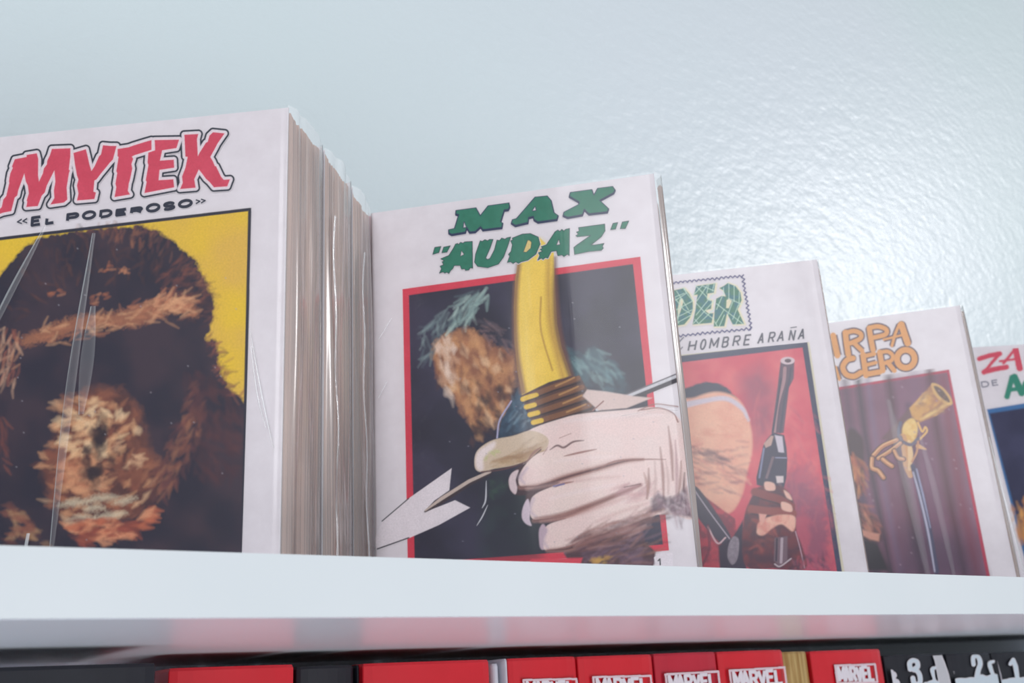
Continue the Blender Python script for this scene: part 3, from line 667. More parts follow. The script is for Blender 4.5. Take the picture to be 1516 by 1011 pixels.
# cuff folds
for i, (x0, y0, x1, y1, c) in enumerate(((1225, 330, 1218, 460, SH), (1252, 300, 1250, 470, G2), (1275, 240, 1290, 460, SH), (1310, 150, 1330, 380, SH), (1340, 210, 1345, 450, (176, 136, 140)), (1365, 300, 1350, 470, SH), (1380, 350, 1362, 490, SD), (1300, 300, 1310, 440, G2), (1205, 350, 1222, 430, (180, 140, 130)))):
    P.stroke(a5([(x0, y0), ((x0 + x1) / 2 + 4, (y0 + y1) / 2), (x1, y1)]), (1.5, 5, 3), c, soft=1.5, alpha=0.75)
P.fill(a5([(1235, 470), (1265, 430), (1300, 460), (1340, 450), (1390, 410), (1414, 545), (1330, 530), (1290, 500), (1240, 520)]), (150, 122, 138), soft=3, alpha=0.75, color2=(92, 70, 90), ts=10)
P.tufts(a5([(1250, 460), (1390, 420), (1410, 540), (1300, 530)]), 36, (10, 22), (2, 4), [(214, 196, 200), (84, 62, 78), (150, 116, 128)], 1.2, 0.5, 0.6, seed=37)
# white notch and the printed number
P.fill(a5([(1255, 745), (1248, 715), (1270, 695), (1330, 690), (1330, 770), (1255, 770)]), (236, 228, 234), soft=0.6)
P.stroke([(974.5, 830), (977, 827.5), (977.5, 836)], 2, (60, 60, 66), smooth=False, soft=0.5)
for _ in range(30):
    x, y = rng.uniform(610, 975), rng.uniform(440, 820); P.stroke([(x, y), (x + 1.2, y + .4)], 1.4, (150, 148, 165), alpha=0.5, smooth=False)
P.build('picture_print', c2, label='red-framed print of a gloved hand gripping a golden bow with an arrow')

P = Print(c2.matrix_world, 0.020, CW - 0.012, 0.128, 0.1735, 0.00019)
m4 = lambda p: Z(655, 270, 5.831, p); m5 = lambda p: Z(635, 325, 5.053, p)
GREEN = (36, 122, 98); NV = (30, 46, 84)
MAXL = [(m4([(55, 412), (105, 400), (140, 285), (115, 278), (118, 245), (290, 222), (328, 290), (395, 205), (575, 180), (583, 215), (570, 240), (535, 245), (505, 345), (522, 355), (515, 395), (350, 415), (330, 390), (285, 430), (235, 435), (212, 398), (200, 435), (80, 455), (55, 440)]), [m4([(188, 345), (205, 388), (182, 392)])]),
        (m4([(800, 130), (905, 120), (940, 160), (965, 265), (1000, 290), (990, 325), (825, 348), (790, 326), (785, 300), (745, 310), (740, 352), (630, 378), (595, 355), (605, 325), (640, 315), (740, 200)]), [m4([(800, 212), (778, 246), (808, 242)])]),
        (m4([(1105, 90), (1290, 65), (1308, 112), (1340, 55), (1470, 38), (1492, 70), (1480, 95), (1360, 160), (1435, 230), (1425, 260), (1265, 278), (1225, 240), (1210, 285), (1080, 308), (1042, 290), (1050, 260), (1175, 195), (1180, 175), (1095, 125)]), [])]
for q, h in MAXL:
    P.fill(q, NV, soft=0.5, grow=0.9); P.fill([(x, y + 1.5) for x, y in q], NV, soft=0.5, grow=0.7)
    P.fill([(x, y - 0.8) for x, y in q], GREEN, soft=0.5, grow=-0.9, holes=h, tex=16, ts=8)
    for hh in h: P.fill(hh, (220, 210, 216), soft=0.5, grow=-0.2)
AUD = [(m5([(185, 215), (200, 185), (215, 180), (222, 188), (238, 172), (255, 178), (270, 168), (325, 165), (328, 365), (310, 362), (300, 378), (275, 382), (268, 370), (245, 372), (235, 345), (190, 345), (178, 370), (165, 380), (150, 405), (135, 395), (120, 402), (105, 393), (80, 402), (95, 370), (85, 350), (110, 340), (100, 318), (115, 310), (90, 295), (150, 270)]), [m5([(244, 235), (264, 262), (236, 276)])]),
       (m5([(385, 160), (400, 165), (420, 152), (440, 160), (455, 150), (480, 150), (460, 210), (425, 290), (440, 300), (458, 292), (490, 230), (510, 155), (530, 158), (545, 140), (570, 148), (585, 138), (612, 132), (590, 200), (560, 280), (520, 335), (440, 362), (365, 352), (342, 320), (350, 260)]), []),
       (m5([(650, 130), (700, 110), (760, 106), (818, 132), (832, 185), (800, 260), (740, 305), (690, 318), (670, 330), (650, 318), (630, 330), (612, 318), (588, 322), (605, 275), (596, 262), (615, 240), (625, 190), (612, 160), (628, 155), (625, 140)]), [m5([(740, 155), (708, 243), (730, 245), (762, 215), (768, 172), (756, 158)])]),
       (m5([(945, 92), (965, 80), (980, 90), (995, 75), (1010, 86), (1025, 74), (1052, 68), (1050, 270), (1035, 262), (1010, 278), (995, 266), (965, 272), (955, 235), (915, 240), (890, 290), (870, 285), (855, 300), (840, 290), (815, 305), (830, 270), (820, 250), (850, 238), (832, 225), (852, 215), (840, 205), (880, 190)]), [m5([(972, 150), (982, 188), (955, 192)])]),
       (m5([(1120, 62), (1315, 35), (1318, 85), (1290, 130), (1215, 190), (1240, 192), (1310, 180), (1298, 200), (1305, 215), (1290, 232), (1200, 240), (1090, 262), (1085, 210), (1110, 190), (1210, 120), (1110, 130), (1100, 122), (1118, 112), (1105, 95), (1125, 88)]), [])]
for q in ([(45, 210), (90, 203), (75, 248), (30, 262)], [(112, 208), (160, 198), (135, 245), (98, 250)], [(1378, 30), (1412, 24), (1396, 73), (1360, 77)], [(1447, 20), (1495, 12), (1470, 68), (1432, 70)]): AUD.append((m5(q), []))
for q, h in AUD:
    P.fill(q, (24, 60, 66), soft=0.5, grow=0.6, holes=h)
    P.fill(q, GREEN, soft=0.5, grow=-0.5, holes=[], tex=18, ts=6)
    for hh in h:
        P.fill(hh, (24, 60, 66), soft=0.5, grow=0.5); P.fill(hh, (228, 200, 130) if hh[0][0] > 770 and hh[0][0] < 800 else (222, 212, 216), soft=0.5, grow=-0.3)
P.build('title_lettering', c2, y=-0.0002, label='green slab title lettering in quotation marks')

# ---- comic 3: pink-red picture with a revolver in a brown glove; the figure is left as a plain peach shape
P = Print(c3.matrix_world, 0.036, CW - 0.0105, 0.0006, 0.1285, 0.0003)
b6 = lambda p: Z(960, 360, 3.888, p); b7 = lambda p: Z(960, 600, 3.744, p)
P.fill([(900, 539), (1196.5, 504.5), (1249.5, 850), (900, 850)], (222, 214, 190), soft=0.8, grow=1.2)
P.fill([(900, 539), (1195, 505.5), (1247, 850), (900, 850)], (66, 70, 98), soft=0.6)
P.fill([(900, 550), (1188, 514.5), (1239.5, 850), (900, 850)], (214, 84, 104), soft=0.6, color2=(224, 108, 116), ts=40)
P.fill([(1095, 560), (1125, 540), (1150, 580), (1145, 640), (1120, 660), (1108, 620)], (150, 84, 108), soft=14, alpha=0.8, color2=(176, 90, 112), ts=18)
P.fill([(1165, 700), (1195, 690), (1215, 720), (1228, 760), (1232, 850), (1150, 850), (1160, 760)], (140, 78, 108), soft=9, rag=8, alpha=0.85, color2=(180, 84, 110), ts=22)
P.tufts([(1100, 560), (1200, 600), (1225, 760), (1160, 760)], 80, (14, 40), (2, 6), [(226, 112, 120), (190, 84, 104), (160, 80, 106)], 1.2, 0.5, 0.35, seed=41)
# plain peach stand-in shape
PE = [(1000, 606), (1030, 588), (1062, 580), (1092, 590), (1108, 618), (1114, 660), (1106, 700), (1098, 735), (1080, 760), (1052, 752), (1024, 735), (1000, 720)]
P.fill([(1000, 600), (1000, 585), (1040, 566), (1075, 574), (1098, 602), (1080, 608), (1040, 604), (1004, 616)], (60, 62, 86), soft=1.5, rag=2, smooth=True)
P.fill(PE, (232, 168, 146), soft=2, smooth=True, color2=(240, 186, 160), ts=30)
P.stroke([(1004, 602), (1040, 594), (1074, 590), (1098, 604), (1108, 622)], (10, 7, 7, 4), (212, 200, 212), soft=1.5)
P.tufts([(1010, 660), (1100, 650), (1100, 700), (1060, 740), (1016, 715)], 60, (14, 34), (2, 6), [(150, 86, 104), (200, 118, 116), (120, 70, 92), (240, 196, 170)], 0.35, 0.35, 0.55, seed=42)
P.tufts([(1012, 655), (1062, 668), (1066, 684), (1014, 680)], 22, (14, 26), (3, 6), [(78, 62, 88), (100, 70, 92)], 0.35, 0.2, 0.6, seed=43)
P.tufts([(1016, 620), (1090, 615), (1096, 640), (1020, 645)], 20, (16, 34), (3, 7), [(242, 192, 166), (226, 158, 136)], 0.1, 0.3, 0.6, seed=44)
# coat and strap
P.fill([(1018, 715), (1050, 740), (1088, 768), (1098, 850), (1035, 850)], (196, 74, 92), soft=1.2, color2=(140, 64, 84), ts=12)
P.fill([(1026, 722), (1040, 730), (1080, 790), (1076, 806), (1060, 798), (1030, 760)], (74, 68, 88), soft=1, smooth=True)
P.stroke([(1027, 724), (1052, 760), (1082, 800)], 1.6, (190, 176, 190))
P.fill([(1064, 808), (1084, 796), (1100, 770), (1106, 850), (1066, 850)], (60, 50, 74), soft=1.5)
P.fill([(1079, 806), (1086, 794), (1094, 800), (1092, 826), (1084, 836), (1077, 824)], (150, 138, 150), soft=1, smooth=True, tex=40, ts=3)
P.stroke([(1048, 780), (1062, 804), (1074, 796)], 2.4, (226, 190, 196)); P.stroke([(1048, 778), (1050, 812), (1040, 836)], 4, (120, 56, 80), alpha=0.7)
# revolver
P.fill([(1156, 534), (1176, 534), (1175, 560), (1168, 574), (1160, 641), (1142, 641), (1151, 574), (1153, 556)], (92, 70, 92), soft=0.8)
P.stroke([(1171, 545), (1168, 566), (1162, 590), (1155, 640)], 3.4, (66, 60, 86)); P.stroke([(1162, 545), (1160, 566), (1152, 600), (1147, 640)], (5, 5, 3, 3), (176, 134, 140), alpha=0.9)
P.stroke([(1156, 560), (1152, 590), (1144, 640)], 2.6, (56, 52, 78))
P.fill([(1156 + 10 + 10.5 * math.cos(a), 534 + 5.6 * math.sin(a)) for a in np.linspace(0, 6.28, 18)], (216, 196, 202), soft=0.8)
P.fill([(1166.5 + 5 * math.cos(a), 534 + 3 * math.sin(a)) for a in np.linspace(0, 6.28, 14)], (84, 60, 74), soft=0.7)
P.fill(b7([(690, 150), (752, 165), (765, 235), (770, 300), (765, 400), (742, 500), (690, 470), (600, 440), (598, 400), (636, 225), (655, 190)]), (52, 50, 78), soft=0.8)
P.fill(b7([(700, 165), (742, 172), (752, 262), (735, 262), (720, 258)]), (206, 196, 208), soft=0.9)
P.fill(b7([(640, 212), (680, 168), (694, 172), (680, 222), (650, 236)]), (196, 160, 150), soft=0.9)
P.stroke(b7([(640, 240), (615, 400)]), 2.6, (130, 134, 168)); P.stroke(b7([(690, 290), (655, 400)]), 4, (120, 96, 110)); P.stroke(b7([(705, 290), (765, 292)]), 1.6, (150, 150, 180)); P.stroke(b7([(720, 400), (735, 470)]), 5, (110, 84, 104))
P.fill(b7([(706, 392), (748, 392), (748, 428), (712, 430)]), (222, 206, 206), soft=0.9)
# glove
GB = (122, 54, 66)
P.fill(b7([(575, 500), (600, 460), (660, 440), (740, 450), (795, 510), (815, 600), (820, 700), (850, 780), (870, 905), (690, 905), (560, 905), (520, 820), (530, 620)]), GB, soft=1.5, smooth=True, color2=(84, 46, 66), ts=12)
P.tufts(b7([(540, 620), (700, 600), (700, 760), (560, 800)]), 30, (8, 20), (3, 6), [(176, 84, 80), (96, 46, 62)], 0.4, 0.5, 0.7, seed=45)
for pl, w, c in (([(590, 480), (650, 500), (720, 520), (790, 560)], 12, (136, 62, 68)), ([(570, 575), (640, 585), (720, 590), (800, 600)], 12, (150, 74, 74))):
    P.stroke(b7(pl), w, c, soft=1.5)
    P.stroke([(x, y + 7) for x, y in b7(pl)], 2, (66, 38, 58), soft=1)
for q in ([(645, 425), (695, 432), (700, 470), (650, 468)], [(738, 535), (790, 552), (794, 590), (742, 578)], [(750, 470), (780, 490), (796, 525), (765, 510)]): P.fill(b7(q), (236, 188, 172), soft=1.1, smooth=True)
P.fill(b7([(600, 690), (615, 645), (700, 610), (800, 610), (816, 650), (800, 700), (740, 660), (690, 680), (640, 720), (605, 715)]), (226, 150, 136), soft=1.3, smooth=True, color2=(240, 186, 166), ts=10)
P.fill(b7([(612, 600), (655, 605), (640, 650), (615, 640)]), (232, 170, 156), soft=1.1)
P.fill(b7([(700, 735), (770, 725), (770, 860), (725, 890), (695, 860)]), (122, 96, 110), soft=1.2); P.stroke(b7([(740, 740), (735, 870)]), 4, (190, 170, 180)); P.stroke(b7([(712, 740), (708, 860)]), 3, (66, 52, 72))
P.stroke(b7([(700, 880), (730, 892), (790, 850)]), 2, (206, 190, 196)); P.stroke(b7([(815, 700), (840, 790), (865, 900)]), 1.6, (206, 170, 186), alpha=0.8)
P.tufts(b7([(780, 850), (980, 800), (1020, 905), (780, 905)]), 50, (6, 16), (2, 5), [(206, 80, 100), (96, 60, 90), (196, 100, 116), (60, 54, 80)], 1.2, 0.5, 0.7, seed=46)
P.build('picture_print', c3, label='pink-red picture print with a dark revolver held in a brown glove')

P = Print(c3.matrix_world, 0.034, CW - 0.009, 0.1235, 0.171, 0.00018)
d6 = lambda p: Z(985, 400, 9.63, p)
DER = [(d6([(100, 400), (120, 290), (265, 258), (340, 340), (390, 440), (392, 560), (350, 680), (270, 775), (140, 797), (125, 640)]), [d6([(205, 420), (240, 400), (262, 440), (225, 560), (178, 700), (176, 560)])]),
       (d6([(440, 228), (712, 192), (692, 322), (600, 335), (592, 415), (662, 438), (652, 550), (565, 575), (610, 615), (685, 615), (660, 752), (388, 775), (430, 560), (450, 400), (462, 350), (405, 355)]), []),
       (d6([(770, 258), (830, 228), (890, 185), (1000, 228), (1070, 320), (1087, 430), (1030, 560), (1122, 768), (960, 775), (880, 615), (840, 800), (690, 805), (700, 600), (725, 408), (800, 370), (862, 376), (830, 290)]), [d6([(905, 405), (948, 440), (905, 545), (866, 540), (872, 430)])])]
for q, h in DER: P.fill([(x + 1.6, y + 0.4) for x, y in q], (232, 222, 190), soft=1.2, grow=1.6)
for q, h in DER:
    P.fill(q, (34, 112, 122), soft=0.6, holes=h, color2=(52, 122, 96), ts=5)
WEB = (196, 226, 206)
for seg in ([(100, 460), (300, 330), (270, 262)], [(110, 590), (390, 440)], [(130, 690), (395, 560)], [(150, 760), (370, 640)], [(120, 380), (260, 560), (360, 620)], [(160, 300), (290, 500), (330, 570)], [(180, 700), (220, 400)], [(190, 760), (170, 690), (100, 400)], [(100, 400), (270, 330)], [(250, 250), (390, 440)],
            [(405, 350), (520, 230)], [(450, 440), (600, 215)], [(440, 640), (690, 330)], [(400, 760), (700, 430)], [(480, 760), (690, 560)], [(430, 220), (560, 350), (640, 440)], [(440, 470), (560, 600), (690, 700)], [(420, 700), (480, 770)], [(620, 200), (590, 330)], [(520, 220), (700, 300)], [(700, 180), (670, 300)],
            [(905, 190), (905, 400)], [(980, 220), (980, 450)], [(1055, 310), (1050, 500)], [(730, 480), (1110, 770)], [(900, 400), (1090, 490)], [(810, 375), (730, 560)], [(840, 560), (720, 760)], [(960, 450), (890, 640)], [(1040, 500), (960, 700)], [(830, 250), (830, 370)], [(840, 640), (770, 800)], [(700, 730), (740, 800)], [(1060, 650), (1000, 780)]):
    P.stroke(d6(seg), 0.95, WEB, soft=0.5, smooth=False)
def zig(p0, p1, n, amp, seed):
    r = random.Random(seed); pts = []
    for i in range(n + 1):
        t = i / n; k = amp * (1 if i % 2 else -1) * r.uniform(0.5, 1.1); dx, dy = p1[0] - p0[0], p1[1] - p0[1]; L = math.hypot(dx, dy)
        pts.append((p0[0] + dx * t - dy / L * k, p0[1] + dy * t + dx / L * k))
    return pts
for p0, p1, n in (((-300, 215), (1090, 85), 60), ((1100, 70), (1225, 850), 36), ((-300, 985), (1225, 835), 62)):
    P.stroke(d6(zig(p0, p1, int(n * 0.72), 19, n)), 2.0, (62, 60, 116), soft=0.5, smooth=False)
h7 = lambda p: Z(990, 475, 6.89, p)
for ch, x0, x1 in (('H', 195, 290), ('O', 315, 388), ('M', 412, 518), ('B', 540, 622), ('R', 650, 738), ('E', 762, 846), ('A', 905, 982), ('R', 1012, 1092), ('A', 1102, 1188), ('N', 1222, 1296), ('A', 1316, 1398)):
    yb = 305 - (x0 - 195) * 0.103; w = x1 - x0 - 22
    glyph(P, ch, h7([(x0 + 4, yb)])[0], (w * 0.9 / 6.89, -w * 0.10 / 6.89), (20 / 6.89, -98 / 6.89), 2.5, (72, 72, 88), soft=0.55)
    if ch == 'N': P.stroke(h7([(x0 + 22, yb - 128), (x1 + 6, yb - 136)]), 1.4, (72, 72, 88), soft=0.5, smooth=False)
P.stroke(h7([(150, 170), (110, 215), (85, 275)]), 1.8, (92, 92, 108)); P.stroke(h7([(112, 300), (140, 270)]), 1.5, (92, 92, 108))
P.build('title_lettering', c3, y=-0.0002, label='green web-patterned lettering in a zigzag border, grey capitals below')

# ---- comic 4
P = Print(c4.matrix_world, 0.040, CW - 0.0125, 0.0006, 0.1365, 0.00034)
e1 = lambda p: Z(1200, 430, 4.595, p); e2 = lambda p: Z(1200, 640, 4.396, p)
P.fill([(1180, 583), (1405, 547), (1467, 860), (1180, 860)], (186, 44, 78), soft=0.7)
P.fill([(1180, 587), (1402, 551.5), (1462, 860), (1180, 860)], (122, 74, 100), soft=0.9, color2=(136, 88, 114), ts=50)
def drape(x, w, c, al, top=560):
    P.stroke([(x, top), (x + 12, top + 90), (x + 30, top + 190), (x + 52, top + 300)], w, c, soft=w * 0.35 + 1, alpha=al)
drape(1270, 9, (56, 40, 62), 0.8); drape(1284, 9, (128, 108, 140), 0.45); drape(1316, 12, (74, 34, 54), 0.8); drape(1330, 14, (134, 86, 118), 0.4); drape(1250, 10, (82, 56, 80), 0.6)
drape(1376, 11, (86, 34, 56), 0.8, 550); drape(1396, 12, (130, 52, 76), 0.7, 560); drape(1352, 22, (124, 80, 112), 0.5); drape(1262, 10, (66, 60, 92), 0.5, 640); drape(1345, 8, (70, 44, 74), 0.6, 600)
P.fill([(1340, 780), (1420, 790), (1460, 860), (1320, 860)], (62, 50, 78), soft=18, alpha=0.6)
# left strip of warm shapes
P.fill(e2([(240, 0), (330, 20), (350, 120), (345, 380), (300, 420), (420, 560), (460, 660), (445, 712), (330, 680), (250, 400)]), (70, 44, 56), soft=3, smooth=True)
P.tufts(e2([(250, 110), (300, 130), (345, 240), (350, 380), (310, 360), (270, 240)]), 34, (10, 24), (3, 6), [(206, 120, 84), (180, 96, 76), (226, 152, 96)], 1.3, 0.3, 0.85, seed=51)
P.tufts(e2([(300, 430), (350, 440), (440, 590), (450, 640), (330, 640)]), 40, (12, 26), (3, 7), [(190, 110, 94), (150, 82, 80), (214, 146, 118), (100, 62, 70)], 0.9, 0.3, 0.85, seed=52)
P.fill(e2([(330, 630), (390, 650), (450, 660), (445, 712), (390, 700), (335, 668)]), (214, 150, 130), soft=1.5)
P.fill(e2([(335, 690), (440, 720), (520, 905), (370, 905)]), (40, 34, 48), soft=4)
# golden pistol in a metal hand
P.fill(e1([(600, 880), (670, 800), (720, 850), (720, 1000), (690, 1080), (560, 1030), (480, 1010)]), (112, 76, 84), soft=2)
P.fill(e1([(672, 800), (822, 640), (900, 700), (962, 775), (860, 850), (740, 900), (690, 860)]), (214, 162, 90), soft=1, color2=(176, 120, 84), ts=14)
P.fill(e1([(820, 638), (850, 632), (900, 660), (950, 720), (965, 772), (930, 778), (880, 750), (838, 700)]), (216, 172, 106), soft=0.8, smooth=True)
P.fill(e1([(838, 655), (860, 652), (900, 680), (940, 735), (945, 762), (915, 750), (870, 710)]), (98, 70, 60), soft=1, smooth=True)
P.tufts(e1([(700, 780), (790, 690), (820, 700), (730, 800)]), 16, (5, 12), (2, 3), [(110, 70, 78), (232, 190, 130)], -0.8, 0.6, 0.9, seed=53)
P.tufts(e1([(740, 880), (860, 790), (880, 800), (800, 870)]), 16, (14, 26), (2, 4), [(244, 208, 132), (150, 96, 76)], -0.6, 0.2, 0.8, seed=54)
P.fill(e1([(640, 900), (690, 868), (722, 900), (728, 960), (700, 1040), (640, 1030), (622, 960)]), (226, 178, 96), soft=1.2, smooth=True, color2=(240, 206, 130), ts=8)
P.stroke(e1([(612, 900), (600, 960), (612, 1030)]), 5, (98, 96, 122)); P.stroke(e1([(730, 900), (760, 960), (780, 930), (790, 960), (745, 1010)]), 3, (236, 188, 110))
P.stroke(e2([(600, 30), (620, 120), (625, 210), (650, 280)]), (10, 12, 10, 8), (214, 160, 110)); P.stroke(e2([(640, 60), (650, 140), (645, 240)]), (5, 8, 5), (236, 200, 150)); P.stroke(e2([(585, 30), (600, 60), (655, 80), (700, 40)]), 5, (110, 100, 120))
P.stroke(e2([(700, 90), (750, 110)]), (7, 2), (226, 176, 120)); P.stroke(e2([(700, 60), (690, 130), (660, 190)]), 3, (206, 150, 110))
for pl, w in (([(410, 150), (470, 90), (560, 50)], 6), ([(440, 170), (520, 120), (585, 70)], 5), ([(400, 170), (400, 230), (440, 250), (475, 295)], 6), ([(470, 175), (500, 200), (530, 220)], 6), ([(545, 120), (570, 165), (605, 175)], 5)):
    P.stroke(e2(pl), w + 3, (70, 44, 62)); P.stroke(e2(pl), w, (206, 140, 100)); P.stroke([(x - 0.8, y - 1.2) for x, y in e2(pl)], w * 0.35, (240, 190, 140))
P.stroke(e2([(665, 220), (720, 420), (770, 640), (820, 905)]), (7, 9, 9, 7), (74, 72, 104), soft=1.2)
P.stroke(e2([(668, 260), (712, 420), (765, 650), (808, 905)]), (2, 3, 3, 2), (196, 192, 214), soft=1.0); P.stroke(e2([(690, 240), (735, 420), (780, 620)]), (2, 2.5, 1), (170, 172, 204), soft=1.0)
for _ in range(22):
    x, y = rng.uniform(1280, 1440), rng.uniform(570, 840); P.stroke([(x, y), (x + 1.4, y + 1)], 2, (170, 140, 160), alpha=0.5, smooth=False)
P.build('picture_print', c4, label='purple drapery picture print with a golden pistol and grey rods')
P = Print(c4.matrix_world, 0.040, CW - 0.020, 0.128, 0.174, 0.00022)
g8 = lambda p: Z(1225, 470, 10.107, p)
OR = (228, 158, 84); OB = (84, 58, 78)
ZP = [([(85, 270), (150, 570)], 92), ([(268, 225), (285, 380), (312, 555)], 88), ([(268, 230), (400, 205), (498, 245), (485, 320), (345, 385)], 72), ([(400, 385), (520, 500)], 70),
      ([(625, 160), (650, 320), (682, 485)], 82), ([(625, 155), (760, 135), (878, 180), (865, 255), (700, 300)], 72), ([(1070, 110), (1010, 260), (965, 425)], 48), ([(1105, 105), (1150, 240), (1200, 385)], 100), ([(840, 332), (1100, 268)], 38),
      ([(120, 740), (180, 930)], 46), ([(385, 610), (290, 640), (230, 745), (285, 855), (400, 880), (500, 825)], 84), ([(530, 550), (575, 870)], 84), ([(545, 580), (700, 545)], 66), ([(570, 715), (725, 675)], 58), ([(580, 850), (785, 815)], 84),
      ([(780, 520), (830, 795)], 84), ([(780, 525), (900, 510), (975, 570), (955, 645), (840, 690)], 62), ([(900, 670), (1000, 795)], 74), (arc(1172, 620, 132, 135, 0, 360, 24), 92)]
for pl, w in ZP: P.stroke(g8(pl), (w + 38) / 10.107, OB, soft=0.6, smooth=len(pl) < 10, butt=len(pl) < 10)
for pl, w in ZP: P.stroke(g8(pl), (w - 4) / 10.107, OR, soft=0.6, smooth=len(pl) < 10)
P.build('title_lettering', c4, y=-0.0002, label='rounded orange title lettering with thin dark outlines')

# ---- comic 5
P = Print(c5.matrix_world, 0.0, 0.075, 0.0006, 0.1725, 0.00034)
k1 = lambda p: Z(1430, 495, 8.09, p)
P.fill([(1461, 606), (1640, 577), (1700, 900), (1535, 900)], (70, 116, 168), soft=1.0)
P.fill([(1465, 612), (1640, 585), (1700, 900), (1540, 900)], (66, 66, 96), soft=1.5, color2=(56, 56, 84), ts=30)
P.tufts([(1496, 740), (1530, 730), (1540, 800), (1502, 800)], 50, (12, 30), (4, 8), [(226, 166, 96), (206, 140, 84)], 1.3, 0.3, 0.9, seed=61)
RD = (212, 84, 104); GR5 = (58, 138, 118)
for pl, w in (([(160, 292), (280, 255), (405, 232)], 58), ([(395, 245), (300, 350), (225, 450)], 40), ([(215, 452), (340, 418), (485, 392)], 62), ([(580, 185), (520, 260), (450, 345)], 34), ([(600, 180), (622, 290), (645, 400)], 84), ([(405, 322), (600, 295)], 28), ([(705, 150), (730, 280), (750, 400)], 80), ([(705, 170), (800, 150), (850, 220), (760, 290)], 60)):
    P.stroke(k1(pl), w / 8.09, RD, soft=1.0, rag=0.5)
for pl, w in (([(555, 500), (520, 640), (488, 760)], 66), ([(575, 500), (620, 600), (675, 715)], 84), ([(520, 665), (640, 650)], 50), ([(820, 560), (730, 560), (700, 640), (760, 720), (860, 700)], 60)):
    P.stroke(k1(pl), w / 8.09, GR5, soft=1.0, butt=True)
glyph(P, 'D', k1([(195, 632)])[0], (80 / 8.09, -10 / 8.09), (-12 / 8.09, -60 / 8.09), 1.7, (104, 104, 122), soft=0.8)
glyph(P, 'E', k1([(322, 612)])[0], (62 / 8.09, -8 / 8.09), (-12 / 8.09, -58 / 8.09), 1.7, (104, 104, 122), soft=0.8)
P.build('cover_print', c5, label='red and green lettering over a navy picture')

# ------------------------------------------------------------------ lower row of books
BK_TOP = TOP - 0.04 + 0.0118
def book_root(name, x, y, label, cat, group):
    return tag(empty(name, (x, y, LOW)), label, cat, group)
def volume(x0, x1, y0, top, mat, label, group, depth=0.11, name='hardback_book', pages=True, rnd=0.0012, cat='book'):
    """spine towards the room: rounded spine and boards as one wrap, a page block set in from the top"""
    h = top - LOW; w = x1 - x0 - 0.0008; r = book_root(name, x0 + 0.0004, y0, label, cat, group)
    prof = [(0, depth), (0, 0.003)] + [(w / 2 - w / 2 * math.cos(a), 0.003 - 0.003 * math.sin(a)) for a in np.linspace(0.15, math.pi - 0.15, 9)] + [(w, 0.003), (w, depth)]
    inn = [(0.0015, depth), (0.0015, 0.005)] + [(min(max(x, 0.0015), w - 0.0015), 0.005) for x, y in prof[2:-2]] + [(w - 0.0015, 0.005), (w - 0.0015, depth)]
    n = len(prof); v = []; f = []
    for z in (0, h - rnd, h):
        k = 0.0006 if z == h else 0
        v += [(min(max(x, k), w - k), y + k, z) for x, y in prof] + [(x, y, z) for x, y in inn]
    m = 2 * n
    for L in (0, m):
        for i in range(n - 1):
            f += [(L + i, L + i + 1, L + m + i + 1, L + m + i), (L + n + i + 1, L + n + i, L + m + n + i, L + m + n + i + 1)]
    for i in range(n - 1): f.append((2 * m + i, 2 * m + i + 1, 2 * m + n + i + 1, 2 * m + n + i))
    mesh_obj('cover', v, f, mat, r, smooth=False)
    if pages:
        vv, ff = box_geo(0.0016, w - 0.0016, 0.0052, depth - 0.004, 0.0005, h - 0.0022); mesh_obj('page_block', vv, ff, M_CREAM, r)
    else:
        vv, ff = box_geo(0.0012, w - 0.0012, 0.0048, depth - 0.001, 0.0005, h - 0.0004); mesh_obj('top_panel', vv, ff, mat, r)
    return r, w, h
YS = 0.427
GRED = 'red volumes with boxed lettering on the spine'
GOTH = 'books in the row below the board'
def at_plane(px, y):
    d = ROT @ np.array([px[0] - CX, px[1] - CY, F_PX]); t = y / d[1]; return EYE + d * t
def span(px0, px1, yp, y=YS): return at_plane((px0, yp), y)[0], at_plane((px1, yp), y)[0]
def ztop(px, yp, y=YS): return at_plane((px, yp), y)[2]
lower = [(-60, 236, 985, M_BLACK, 'large black book at the left end of the lower row', 1), (252, 440, 986, M_RED, 'wide red book between the two black ones in the lower row', 1),
         (441, 528, 985, M_BLACK, 'narrower black book between the two wide red books', 1), (540, 729, 979, M_RED, 'wide red book with a plain top beside two thin pale books', 1)]
for (a, b, yp, mt, lab, _), ys in zip(lower, (0.365, 0.419, 0.425, 0.423)):
    x0, x1 = span(a, b, yp, ys); volume(x0, x1, ys, ztop((a + b) / 2, yp, ys), mt, lab, GOTH, pages=False, depth=0.11)
x0, x1 = span(529, 538, 985); volume(x0, x1, YS + 0.002, ztop(533, 984), M_BLACK, 'very thin dark booklet left of the wide plain red book', GOTH, pages=False, name='thin_booklet')
x0, x1 = span(731, 744, 982); volume(x0, x1, YS + 0.002, ztop(737, 982), M_WHITEBOOK, 'thin pale grey book beside the wide plain red book', GOTH, name='thin_booklet')
x0, x1 = span(745, 753, 975); volume(x0, x1, YS, ztop(749, 975), M_WHITEBOOK, 'thinnest white book touching the first red spine with boxed lettering', GOTH, name='thin_booklet')
x0, x1 = span(1164, 1202, 964); volume(x0, x1, YS + 0.002, ztop(1183, 964), M_GOLD, 'gold and brown foil-like book between red spines', GOTH, pages=False)

